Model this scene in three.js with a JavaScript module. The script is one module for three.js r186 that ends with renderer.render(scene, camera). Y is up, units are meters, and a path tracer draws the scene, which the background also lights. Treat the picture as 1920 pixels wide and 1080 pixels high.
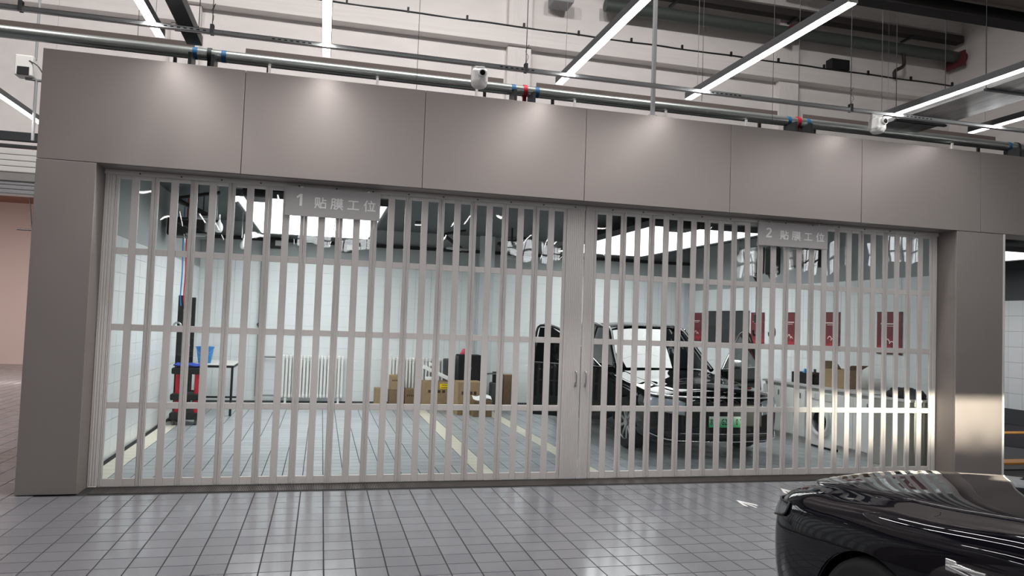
import * as THREE from 'three';
import { RoundedBoxGeometry } from 'three/addons/geometries/RoundedBoxGeometry.js';
import { mergeGeometries, mergeVertices, toCreasedNormals } from 'three/addons/utils/BufferGeometryUtils.js';
import { RectAreaLightUniformsLib } from 'three/addons/lights/RectAreaLightUniformsLib.js';
import { FontLoader } from 'three/addons/loaders/FontLoader.js';
import { TextGeometry } from 'three/addons/geometries/TextGeometry.js';
import { Brush, Evaluator, SUBTRACTION } from 'three-bvh-csg';

// ---------------------------------------------------------------- camera, sky, exposure
const scene = new THREE.Scene();
const camera = new THREE.PerspectiveCamera(42.24, 16 / 9, 0.05, 120);
camera.position.set(2.471, 1.641, 7.263);
camera.rotation.set(0.0450, -0.2481, 0.0360, 'YXZ');
camera.updateMatrixWorld(true);
scene.background = new THREE.Color(12, 12.4, 12.8);          // overcast daylight outside the high windows
const renderer = new THREE.WebGLRenderer({ antialias: true });
renderer.toneMapping = THREE.LinearToneMapping;
renderer.toneMappingExposure = 1.0;
renderer.shadowMap.enabled = true;
RectAreaLightUniformsLib.init();
const STRIP_L = 25, PANEL_L = 4.0, ADDED_FLOOD_L = 290;                            // radiance of the strip lamps, the luminous ceilings and the added floods

// ---------------------------------------------------------------- helpers
const V = (x, y, z) => new THREE.Vector3(x, y, z);
let seed = 7;
const rnd = () => (seed = (seed * 1664525 + 1013904223) % 4294967296) / 4294967296;
const used = {};
const numbered = n => { const k = used[n] = (used[n] ?? -1) + 1; return k ? `${n}_${String(k).padStart(3, '0')}` : n; };
const clean = g => {
  g = g.index ? g.toNonIndexed() : g;
  for (const k of Object.keys(g.attributes)) if (!['position', 'normal', 'uv'].includes(k)) g.deleteAttribute(k);
  if (!g.attributes.uv) g.setAttribute('uv', new THREE.BufferAttribute(new Float32Array(g.attributes.position.count * 2), 2));
  if (!g.attributes.normal) g.computeVertexNormals();
  g.morphAttributes = {}; g.clearGroups(); return g;
};
const merge = a => mergeGeometries(a.map(clean), false);
const box = (w, h, d, x = 0, y = 0, z = 0) => new THREE.BoxGeometry(w, h, d).translate(x, y, z);
const bx = (x0, x1, y0, y1, z0, z1) => box(x1 - x0, y1 - y0, z1 - z0, (x0 + x1) / 2, (y0 + y1) / 2, (z0 + z1) / 2);
const rb = (w, h, d, r = .01, x = 0, y = 0, z = 0, s = 2) => new RoundedBoxGeometry(w, h, d, s, r).translate(x, y, z);
const rbx = (x0, x1, y0, y1, z0, z1, r = .01, s = 2) => rb(x1 - x0, y1 - y0, z1 - z0, r, (x0 + x1) / 2, (y0 + y1) / 2, (z0 + z1) / 2, s);
function rod(a, b, r, n = 10, r2 = r) {
  const d = b.clone().sub(a), g = new THREE.CylinderGeometry(r2, r, d.length(), n);
  g.applyQuaternion(new THREE.Quaternion().setFromUnitVectors(V(0, 1, 0), d.clone().normalize()));
  return g.translate((a.x + b.x) / 2, (a.y + b.y) / 2, (a.z + b.z) / 2);
}
const tube = (pts, r, seg = 24, n = 8) => new THREE.TubeGeometry(new THREE.CatmullRomCurve3(pts), seg, r, n);
const lathe = (p, n = 24) => new THREE.LatheGeometry(p.map(q => new THREE.Vector2(q[0], q[1])), n);
function mesh(name, geo, mat, parent) {
  const m = new THREE.Mesh(Array.isArray(geo) ? merge(geo) : geo, mat);
  m.name = name; m.castShadow = m.receiveShadow = true; parent.add(m); return m;
}
function tag(o, label, category, group) { o.userData.label = label; o.userData.category = category; if (group) o.userData.group = group; return o; }
function thing(name, label, category, pos = [0, 0, 0], turn = 0, group) {
  const o = new THREE.Group(); o.name = numbered(name); o.position.set(...pos); o.rotation.y = turn; scene.add(o);
  return tag(o, label, category, group);
}
function one(name, label, category, geo, mat, group) { const m = mesh(numbered(name), geo, mat, scene); return tag(m, label, category, group); }
function struct(name, label, category) {
  const o = new THREE.Group(); o.name = numbered(name); scene.add(o); o.userData.kind = 'structure'; return tag(o, label, category);
}
function copyOf(src, pos, label) {
  const c = src.clone(); c.name = numbered(src.name.replace(/_\d{3}$/, '')); scene.add(c);
  c.userData = { ...src.userData }; if (label) c.userData.label = label; if (pos) c.position.set(...pos); return c;
}
// noise textures
function noiseTex(n, fn, srgb = false, rep = 1) {
  const d = new Uint8Array(n * n * 4);
  for (let j = 0; j < n; j++) for (let i = 0; i < n; i++) {
    const c = fn(i, j), k = (j * n + i) * 4;
    d[k] = c[0]; d[k + 1] = c[1]; d[k + 2] = c[2]; d[k + 3] = 255;
  }
  const t = new THREE.DataTexture(d, n, n); t.wrapS = t.wrapT = THREE.RepeatWrapping; t.magFilter = t.minFilter = THREE.LinearFilter;
  if (srgb) t.colorSpace = THREE.SRGBColorSpace; t.repeat.set(rep, rep); t.needsUpdate = true; return t;
}
function lattice(n, cells) {                        // tiling value noise
  const g = Array.from({ length: cells * cells }, rnd), s = t => t * t * (3 - 2 * t);
  return (i, j) => {
    const x = i / n * cells, y = j / n * cells, a = Math.floor(x), b = Math.floor(y), u = s(x - a), v = s(y - b);
    const q = (p, r) => g[((r % cells) + cells) % cells * cells + ((p % cells) + cells) % cells];
    return (q(a, b) * (1 - u) + q(a + 1, b) * u) * (1 - v) + (q(a, b + 1) * (1 - u) + q(a + 1, b + 1) * u) * v;
  };
}
const clampB = v => Math.max(0, Math.min(255, Math.round(v)));
const N1 = lattice(256, 8), N2 = lattice(256, 32), N3 = lattice(256, 64);
const noiseMap = (rgb, amp, coarse = .5) => noiseTex(256, (i, j) => { const n = (N1(i, j) - .5) * coarse + (N2(i, j) - .5) * .4 + (N3(i, j) - .5) * .4; return rgb.map(c => clampB(c + n * amp)); }, true);
const std = (color, roughness = .6, metalness = 0, extra = {}) => new THREE.MeshStandardMaterial({ color, roughness, metalness, ...extra });
const phys = o => new THREE.MeshPhysicalMaterial(o);

// ---------------------------------------------------------------- materials
const M = {
  fascia: std('#938b88', .44, .5),
  pillar: std('#938b88', .44, .5),
  groove: std('#2b2725', .8),
  reveal: std('#857c78', .5, .2),
  bandGrey: std('#a9adad', .8),  // plain grey strip above the tiles of the bay walls
  grout: std('#262425', .9),
  tiles: ['#76777c', '#74757a', '#78797e', '#727378'].map((c, i) => std(c, .15 + .02 * i)),
  bayTiles: ['#a9adb1', '#a3a7ab', '#afb3b7'].map((c, i) => std(c, .3 + .03 * i)),
  creamTile: std('#e6e0cf', .35),
  wallTile: std('#e9eced', .22),
  wallGrout: std('#d3d8da', .8),
  paintedWall: std('#ffffff', .85, 0, { map: noiseMap([221, 216, 213], 14) }),
  roof: std('#5b5552', .9),
  bayCeiling: std('#54585a', .75),
  pvc: std('#c8c4c1', .36),
  pane: phys({ color: '#f3f8f7', roughness: .015, transmission: 1, ior: 1.5, thickness: 0, side: THREE.DoubleSide }),
  alu: std('#b9b6b3', .35, .75),
  galv: std('#ffffff', .34, .8, { map: noiseMap([190, 193, 194], 60, .8) }),
  pipeGalv: std('#ffffff', .3, .75, { map: noiseMap([176, 182, 178], 60, .9) }),
  darkSteel: std('#3a3d3f', .5, .5),
  beamSteel: std('#23201f', .6, .3),
  brownSteel: std('#6a5f5a', .65, .2),
  white: std('#e8e8e6', .4),
  whitePaint: std('#f0efec', .3),
  offWhite: std('#d6d4d0', .5),
  black: std('#141415', .5),
  blackGloss: std('#101012', .15),
  blackSoft: std('#1b1b1e', .9),
  grey: std('#8e8f90', .5),
  darkGrey: std('#4a4c4e', .55),
  rubber: std('#19191a', .85),
  red: std('#c01c34', .4),
  pink: std('#d0566a', .6),
  blue: std('#2f86d0', .45),
  blueCloth: std('#2a43a0', .95),
  blueBand: std('#1d5e8c', .5),
  yellow: std('#f2cf00', .5),
  mustard: std('#c98a2a', .6),
  card: std('#ffffff', .85, 0, { map: noiseMap([158, 134, 104], 16) }),
  cardDark: std('#ffffff', .85, 0, { map: noiseMap([126, 103, 78], 16) }),
  cardInk: std('#4a3826', .9),
  chrome: std('#e6e7e8', .08, 1),
  satin: std('#bfc0c1', .28, .9),
  foil: std('#f4f6f8', .3, .35, { map: noiseMap([215, 219, 224], 130, .2) }),
  reflector: std('#8d9198', .2, 1, { map: noiseMap([190, 194, 198], 120, .3) }),
  mirrorSheet: std('#d9dcdf', .12, 1),
  paint: phys({ color: new THREE.Color(.003, .003, .006), roughness: .02, ior: 1.4 }),
  paintGreen: phys({ color: new THREE.Color(.0045, .0055, .0053), roughness: .03, ior: 1.5 }),
  glassDark: phys({ color: '#0d0f12', roughness: .02, clearcoat: 1, clearcoatRoughness: .0, ior: 1.7 }),
  glass: phys({ color: '#ffffff', roughness: .01, transmission: 1, ior: 1.5, thickness: 0, side: THREE.DoubleSide }),
  lens: phys({ color: '#f4f7fa', roughness: .02, transmission: 1, ior: 1.5, thickness: 0, side: THREE.DoubleSide }),
  lampOn: std('#ffffff', .4, 0, { emissive: new THREE.Color(1, .985, .975), emissiveIntensity: 13 }),
  panelOn: std('#ffffff', .5, 0, { emissive: new THREE.Color(1, 1, 1), emissiveIntensity: 1.8 }),
  headOn: std('#ffffff', .4, 0, { emissive: new THREE.Color(1, .94, .82), emissiveIntensity: 6 }),
  pinkWall: std('#e6d4cd', .6),
  copper: std('#8a5a45', .6),
  foam: std('#f2f2f0', .8),
};

// ---------------------------------------------------------------- dimensions
const W = 1.68209, TOP = 3.888, OPEN = 2.914, TILE = .20067, TX0 = 1.1524, TZ0 = 2.2614, DOORZ = -.3, BACK = -7.15, LW = .30, RW = 10.0, PXL = .476, PXR0 = 9.747, PXR1 = 10.459;

// ---------------------------------------------------------------- floors
function tileGeo(w, d, h = .008, c = .0012) {        // slab with a small chamfer, top at y = 0
  const x = w / 2, z = d / 2, P = [], q = (a, b, e, f) => P.push(...a, ...b, ...e, ...a, ...e, ...f);
  const t = [[-x + c, 0, -z + c], [-x + c, 0, z - c], [x - c, 0, z - c], [x - c, 0, -z + c]], m = [[-x, -c, -z], [-x, -c, z], [x, -c, z], [x, -c, -z]], b = m.map(p => [p[0], -h, p[2]]);
  q(...t);
  for (let i = 0; i < 4; i++) { const j = (i + 1) % 4; q(t[j], t[i], m[i], m[j]); q(m[j], m[i], b[i], b[j]); }
  const g = new THREE.BufferGeometry(); g.setAttribute('position', new THREE.Float32BufferAttribute(P, 3)); g.computeVertexNormals();
  g.setAttribute('uv', new THREE.BufferAttribute(new Float32Array(P.length / 3 * 2), 2)); return g;
}
const frustum = new THREE.Frustum().setFromProjectionMatrix(new THREE.Matrix4().multiplyMatrices(camera.projectionMatrix, camera.matrixWorldInverse));
function layTiles(floor, cells, mats, size, biggest = 300) {
  const g = tileGeo(size - .008, size - .008);
  for (const c of cells) {                          // the tiles that show largest become parts of their own
    const p = V(c.x, 0, c.z), d = p.clone().sub(camera.position);
    c.area = frustum.containsPoint(p) && !c.hidden ? d.y * -1 / Math.pow(d.length(), 3) : 0;
  }
  cells.sort((a, b) => b.area - a.area);
  cells.slice(0, biggest).forEach(c => { const m = mesh('tile', g, c.mat ?? mats[Math.floor(c.r * mats.length)], floor); m.position.set(c.x, 0, c.z); m.rotation.set((c.r - .5) * .002, 0, (c.r2 - .5) * .002); });
  const rest = cells.slice(biggest), by = new Map();
  for (const c of rest) { const m = c.mat ?? mats[Math.floor(c.r * mats.length)]; if (!by.has(m)) by.set(m, []); by.get(m).push(c); }
  for (const [m, list] of by) {
    const im = new THREE.InstancedMesh(g, m, list.length), mt = new THREE.Matrix4();
    list.forEach((c, i) => im.setMatrixAt(i, mt.makeTranslation(c.x, 0, c.z)));
    im.name = 'tile_field'; im.userData.kind = 'stuff'; im.castShadow = im.receiveShadow = true; floor.add(im);
  }
}
{
  const fl = struct('floor', 'glossy grey square-tiled workshop floor with dark joints', 'floor');
  mesh('slab', bx(-8, 17, -.2, -.003, -16, 22), M.grout, fl);
  const cells = [];
  for (let i = -46; i < 80; i++) for (let j = -95; j < 80; j++) {
    const x = TX0 + (i + .5) * TILE, z = TZ0 - .02 + (j + .5) * TILE;
    if (z > 22 || z < -16 || x < -8 || x > 17) continue;
    if (x > .1 && z < -.02) continue;
    if (z > 9 && (i + j) % 1) continue;
    cells.push({ x, z, r: rnd(), r2: rnd(), hidden: x > 4.7 && x < 6.7 && z > 3.6 });
  }
  layTiles(fl, cells, M.tiles, TILE);
  const fb = struct('floor', 'grey square-tiled floor inside the film bays with cream guide stripes', 'floor');
  mesh('slab', bx(LW, RW, -.19, -.0028, BACK, -.29), M.grout, fb);
  const cb = [];
  for (let i = -4; i < 45; i++) for (let j = 0; j < 35; j++) {
    const x = TX0 + (i + .5) * TILE, z = -.31 - (j + .5) * TILE;
    if (x > RW - .1 || z < BACK + .1) continue;
    cb.push({ x, z, r: rnd(), r2: rnd(), mat: [-4, 15, 21].includes(i) ? M.creamTile : null, hidden: x > 6.4 && x < 8.4 });
  }
  layTiles(fb, cb, M.bayTiles, TILE);
}
{ // drain channel with a bar grate in front of the folding doors
  const g = thing('drain_grate', 'dark slotted steel drain grate running along the foot of the folding doors', 'grate', [0, 0, 0]);
  mesh('channel', [bx(.56, 9.74, -.1, -.06, -.285, -.03), bx(.56, 9.74, -.06, .001, -.036, -.030), bx(.56, 9.74, -.06, .001, -.285, -.279)], M.black, g);
  const n = 600, im = new THREE.InstancedMesh(box(.005, .02, .245), std('#5f5753', .5, .5), n), mt = new THREE.Matrix4();
  for (let i = 0; i < n; i++) im.setMatrixAt(i, mt.makeTranslation(.565 + i * 9.17 / n, -.009, -.158));
  im.name = 'grate_bars'; im.userData.kind = 'stuff'; g.add(im);
}
for (const [x, z, a, l] of [[6.44, .917, .12, 'small white arrow mark on the floor tiles farther from the folding door'], [7.188, .482, -.1, 'small white arrow mark on the floor tiles nearest the drain grate']]) {
  const s = .075, sh = new THREE.Shape([[0, s], [s, -.3 * s], [.75 * s, -.6 * s], [.12 * s, .45 * s], [.12 * s, -.9 * s], [-.12 * s, -.9 * s], [-.12 * s, .45 * s], [-.75 * s, -.6 * s], [-s, -.3 * s]].map(p => new THREE.Vector2(...p)));
  const m = one('floor_arrow', l, 'floor mark', new THREE.ExtrudeGeometry(sh, { depth: .0012, bevelEnabled: false }).rotateX(-Math.PI / 2).scale(1, 1, 2.1), M.whitePaint); m.position.set(x, .0004, z); m.rotation.y = a;
}

// ---------------------------------------------------------------- facade with fascia panels and pillars
{
  const f = struct('wall_front', 'beige metal-clad portal with a deep fascia and two pillars', 'wall');
  for (let k = 0; k < 7; k++) mesh('fascia_panel', rbx(k * W + .0025, (k + 1) * W - .0025, OPEN + .0025, TOP, -.03, 0, .003), M.fascia, f);
  mesh('pillar_panel', rbx(.0015, PXL, .008, OPEN - .0025, -.03, 0, .003), M.pillar, f);
  mesh('pillar_panel', rbx(PXR0, PXR1 - .03, .008, OPEN - .0025, -.03, 0, .003), M.pillar, f);
  mesh('soffit_panel', bx(PXL, PXR0, OPEN - .0, OPEN + .012, -.36, -.03), M.reveal, f);
  mesh('reveal_panel', bx(PXL - .012, PXL, 0, OPEN, -.36, -.03), M.reveal, f);
  mesh('reveal_panel', bx(PXR0, PXR0 + .012, 0, OPEN, -.36, -.03), M.reveal, f);
  mesh('soffit_panel', bx(PXR1, 11.77, OPEN, OPEN + .012, -.36, -.03), M.reveal, f);
  mesh('backing', [bx(0, 11.77, OPEN + .012, TOP - .01, -.20, -.03), bx(.004, PXL - .012, 0, OPEN, -.36, -.03), bx(PXR0 + .012, PXR1 - .01, 0, OPEN, -.36, -.03)], M.groove, f);
  mesh('edge_trim', rbx(PXR1 - .03, PXR1, 0, OPEN - .0025, -.36, .004, .004), M.offWhite, f);
}

// ---------------------------------------------------------------- walls and ceilings of the film bays
function tiledWall(o, axis, at, a0, a1, y0, y1, out, tw = .3, th = .2, asParts = false, mat = M.wallTile) {
  const g = axis === 'z' ? box(tw - .004, th - .004, .008) : box(.008, th - .004, tw - .004), cells = [];
  for (let y = y0; y + th <= y1 + .01; y += th) for (let a = a0; a + tw <= a1 + .01; a += tw) cells.push([a + tw / 2, y + th / 2]);
  if (asParts) { for (const [a, y] of cells) { const m = mesh('wall_tile', g, mat, o); axis === 'z' ? m.position.set(a, y, at + out * .004) : m.position.set(at + out * .004, y, a); } return; }
  const im = new THREE.InstancedMesh(g, mat, cells.length), mt = new THREE.Matrix4();
  cells.forEach(([a, y], i) => im.setMatrixAt(i, axis === 'z' ? mt.makeTranslation(a, y, at + out * .004) : mt.makeTranslation(at + out * .004, y, a)));
  im.name = 'wall_tile_field'; im.userData.kind = 'stuff'; im.castShadow = im.receiveShadow = true; o.add(im);
}
const BC = 3.3;
{
  const l = struct('wall_left', 'white tiled side wall of the first film bay', 'wall');
  mesh('core', bx(.06, LW - .008, 0, BC, BACK, -.36), M.wallGrout, l); tiledWall(l, 'x', LW - .008, BACK, -.36, .02, 2.42, 1); mesh('colour_band', bx(LW - .01, LW - .002, 2.42, BC, BACK, -.36), M.bandGrey, l);
  const r = struct('wall_right', 'white tiled side wall behind the washing machine and cabinets', 'wall');
  mesh('core', bx(RW + .008, RW + .24, 0, BC, BACK, -.36), M.wallGrout, r); tiledWall(r, 'x', RW + .008, BACK, -.36, .02, 2.42, -1); mesh('colour_band', bx(RW + .002, RW + .01, 2.42, BC, BACK, -.36), M.bandGrey, r);
  const b = struct('wall_back', 'white tiled rear wall of the film bays behind the radiators', 'wall');
  mesh('core', bx(.06, RW + .24, 0, BC, BACK - .2, BACK - .008), M.wallGrout, b); tiledWall(b, 'z', BACK - .008, LW, RW, .02, 2.62, 1); mesh('colour_band', bx(LW, RW, 2.62, BC, BACK - .01, BACK - .002), M.bandGrey, b);
  mesh('wall_pier', bx(5.43, 5.72, 0, BC, BACK, BACK + .12), M.wallGrout, b);
  mesh('skirting', bx(LW, RW, 0, .035, BACK, BACK + .02), M.darkGrey, b);
  const c = struct('ceiling', 'dark grey ceiling of the film bays', 'ceiling');
  mesh('slab', bx(.06, RW + .24, BC, BC + .15, BACK - .2, -.2), M.bayCeiling, c);
  mesh('cove', [bx(LW, RW, 2.96, 3.02, BACK, BACK + .05), bx(LW, RW, 2.93, 2.98, -.42, -.36)], M.black, c);
}

// ---------------------------------------------------------------- folding doors
const PITCH = .169, paneGeos = [];
const ROWS = [[.078, .715], [.775, 1.430], [1.490, 2.135], [2.195, 2.835]];
function paneGeo(k, h) {                               // slightly bowed acrylic sheet
  const w = .104, nx = 8, ny = 14, g = new THREE.PlaneGeometry(w, h, nx, ny), p = g.attributes.position, bow = [.0002, -.0002, .0003, .0007, -.0003, .00015][k], tw = [.0005, -.0004, .0002, -.0006, .0004, -.0002][k];
  for (let i = 0; i < p.count; i++) { const a = p.getX(i) / w * 2, b = p.getY(i) / h * 2; p.setZ(i, bow * (1 - a * a) + tw * a * b * .5 + .0004 * Math.sin(b * 3.1 + k * 1.7) * (1 - a * a * .4)); }
  g.computeVertexNormals(); return g;
}
for (let r = 0; r < 4; r++) paneGeos.push([0, 1, 2, 3, 4, 5].map(k => paneGeo(k, ROWS[r][1] - ROWS[r][0] + .006)));
function leafFrame() {                                 // two columns of four openings, hinge beads on both edges
  const g = [], t = .018, bar = (x0, x1, y0, y1) => g.push(rbx(x0, x1, y0, y1, -t / 2, t / 2, .003, 1));
  const e = .0335;                                     // half width of the bars between the panes
  for (const [a, b] of [[-PITCH, -PITCH + e], [-e, e], [PITCH - e, PITCH]]) bar(a + .0006, b - .0006, .005, 2.89);
  for (const [a, b] of [[.005, ROWS[0][0]], [ROWS[0][1], ROWS[1][0]], [ROWS[1][1], ROWS[2][0]], [ROWS[2][1], ROWS[3][0]], [ROWS[3][1], 2.89]])
    for (const s of [-1, 1]) bar(s < 0 ? -PITCH + e : e, s < 0 ? -e : PITCH - e, a, b);
  for (const s of [-1, 1]) for (const o of [.006, .020]) g.push(rod(V(s * (PITCH - o), .014, t / 2), V(s * (PITCH - o), 2.888, t / 2), .0042, 6));
  return merge(g);
}
const LEAF = leafFrame();
function foldingDoor(n, x0, x1, start, stiles, label) {
  const d = struct(`door_${n}`, label, 'folding door');
  for (let k = 0; k < 13; k++) {
    const lf = mesh('leaf', LEAF, M.pvc, d); lf.position.set(start + (2 * k + 1) * PITCH, 0, DOORZ); lf.rotation.y = (k % 2 ? 1 : -1) * .016;
    for (const s of [-1, 1]) for (let r = 0; r < 4; r++) {
      const p = mesh('pane', paneGeos[r][Math.floor(rnd() * 6)], M.pane, lf); p.position.set(s * PITCH / 2, (ROWS[r][0] + ROWS[r][1]) / 2, 0); p.rotation.y = (rnd() - .5) * .02;
    }
  }
  for (const [a, b] of stiles) {
    const g = [rbx(a, b, .012, 2.89, DOORZ - .014, DOORZ + .014, .004, 1)], m = Math.max(2, Math.round((b - a) / .022));
    for (let i = 1; i < m; i++) g.push(rod(V(a + (b - a) * i / m, .014, DOORZ + .0135), V(a + (b - a) * i / m, 2.888, DOORZ + .0135), .0048, 6));
    mesh('stile', g, M.pvc, d);
  }
  mesh('top_track', [rbx(x0, x1, 2.89, 2.914, DOORZ - .03, DOORZ + .03, .004, 1), bx(x0, x1, 2.868, 2.892, DOORZ + .026, DOORZ + .030), bx(x0, x1, 2.868, 2.892, DOORZ - .030, DOORZ - .026)], M.pvc, d);
  const hx = n === 1 ? x1 - .055 : x0 + .045;
  const h = mesh('handle', [tube([V(hx, 1.135, DOORZ + .014), V(hx, 1.135, DOORZ + .045), V(hx, 1.075, DOORZ + .052), V(hx, 1.015, DOORZ + .045), V(hx, 1.015, DOORZ + .014)], .008, 20, 8), rod(V(hx, .985, DOORZ + .012), V(hx, .985, DOORZ + .022), .012, 12)], M.satin, d);
  h.userData.label = 'bow handle';
  const bolts = []; for (let x = x0 + .3; x < x1; x += .356) bolts.push(rod(V(x, 2.888, DOORZ + .03), V(x, 2.888, DOORZ + .036), .008, 8));
  mesh('track_bolts', bolts, M.darkGrey, d);
  return d;
}
foldingDoor(1, PXL, 5.168, .5685, [[PXL + .004, .5665], [4.965, 5.166]], 'off-white folding door of narrow clear-paned leaves under the sign with number 1');
foldingDoor(2, 5.176, PXR0, 5.280, [[5.178, 5.278], [9.676, PXR0 - .004]], 'off-white folding door of narrow clear-paned leaves under the sign with number 2');

// ---------------------------------------------------------------- hanging signs
const font = await new FontLoader().loadAsync('fonts/droid/droid_sans_bold.typeface.json');
const GLYPH = {
  tie: [[10, 12, 10, 66], [10, 12, 42, 12], [42, 12, 42, 66], [26, 24, 26, 58], [26, 56, 8, 92], [29, 64, 46, 90], [68, 8, 68, 50], [68, 27, 94, 27], [54, 50, 92, 50], [54, 50, 54, 92], [92, 50, 92, 92], [54, 88, 92, 88]],
  film: [[10, 10, 34, 10], [10, 10, 10, 62], [10, 60, 4, 92], [34, 10, 34, 92], [34, 91, 25, 88], [10, 35, 34, 35], [10, 60, 34, 60], [44, 16, 96, 16], [58, 6, 58, 26], [82, 6, 82, 26], [50, 32, 90, 32], [50, 32, 50, 58], [90, 32, 90, 58], [50, 45, 90, 45], [50, 58, 90, 58], [42, 70, 98, 70], [70, 58, 67, 74], [67, 73, 44, 95], [72, 73, 96, 95]],
  work: [[12, 18, 88, 18], [50, 18, 50, 84], [5, 84, 95, 84]],
  place: [[30, 6, 8, 46], [21, 30, 21, 94], [62, 6, 67, 22], [40, 26, 94, 26], [54, 38, 60, 74], [84, 36, 75, 84], [36, 86, 98, 86]],
  jing: [[50, 4, 50, 16], [8, 18, 92, 18], [28, 32, 72, 32], [28, 32, 28, 52], [72, 32, 72, 52], [28, 52, 72, 52], [50, 52, 50, 94], [50, 94, 40, 90], [28, 66, 14, 86], [72, 66, 88, 84]],
};
function glyphGeo(name, s, t = 10) {
  return merge(GLYPH[name].map(([a, b, c, d], i) => {
    const l = Math.hypot(c - a, d - b), g = box((l + t * .75) * s / 100, t * s / 100, .003 + i * 2e-5);
    return g.rotateZ(-Math.atan2(d - b, c - a)).translate(((a + c) / 2 - 50) * s / 100, (50 - (b + d) / 2) * s / 100, 0);
  }));
}
function hangingSign(num, x0, x1, y0, y1) {
  const w = x1 - x0, h = y1 - y0, z = -.235, s = thing('hanging_sign', num === '1' ? 'grey hanging sign whose pale number is a one, before the bay with radiators' : 'grey hanging sign whose pale number is a two, before the bay with posters', 'sign', [(x0 + x1) / 2, (y0 + y1) / 2, z], .0);
  mesh('board', rb(w, h, .012, .003), std('#b4b1b1', .5), s);
  const ink = std('#f6f5f4', .5), tg = new TextGeometry(num, { font, size: h * .42, depth: .003, curveSegments: 6 }); tg.computeBoundingBox();
  const bb = tg.boundingBox; tg.translate(-(bb.min.x + bb.max.x) / 2, -(bb.min.y + bb.max.y) / 2, .006);
  const n = mesh('number', clean(tg), ink, s); n.position.set(-w * .355, h * .06, 0);
  ['tie', 'film', 'work', 'place'].forEach((k, i) => { const m = mesh('character', glyphGeo(k, h * .42), ink, s); m.position.set(w * (-.135 + i * .173), 0, .0075); });
  for (const a of [-.33, .37]) mesh('hook', [rod(V(a * w, h / 2 - .005, 0), V(a * w, 2.914 - (y0 + y1) / 2, 0), .003, 6), box(.02, .012, .016, a * w, h / 2 + .002, 0)], M.satin, s);
}
hangingSign('1', 2.075, 2.985, 2.592, 2.872);
hangingSign('2', 7.235, 8.145, 2.612, 2.878);

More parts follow.
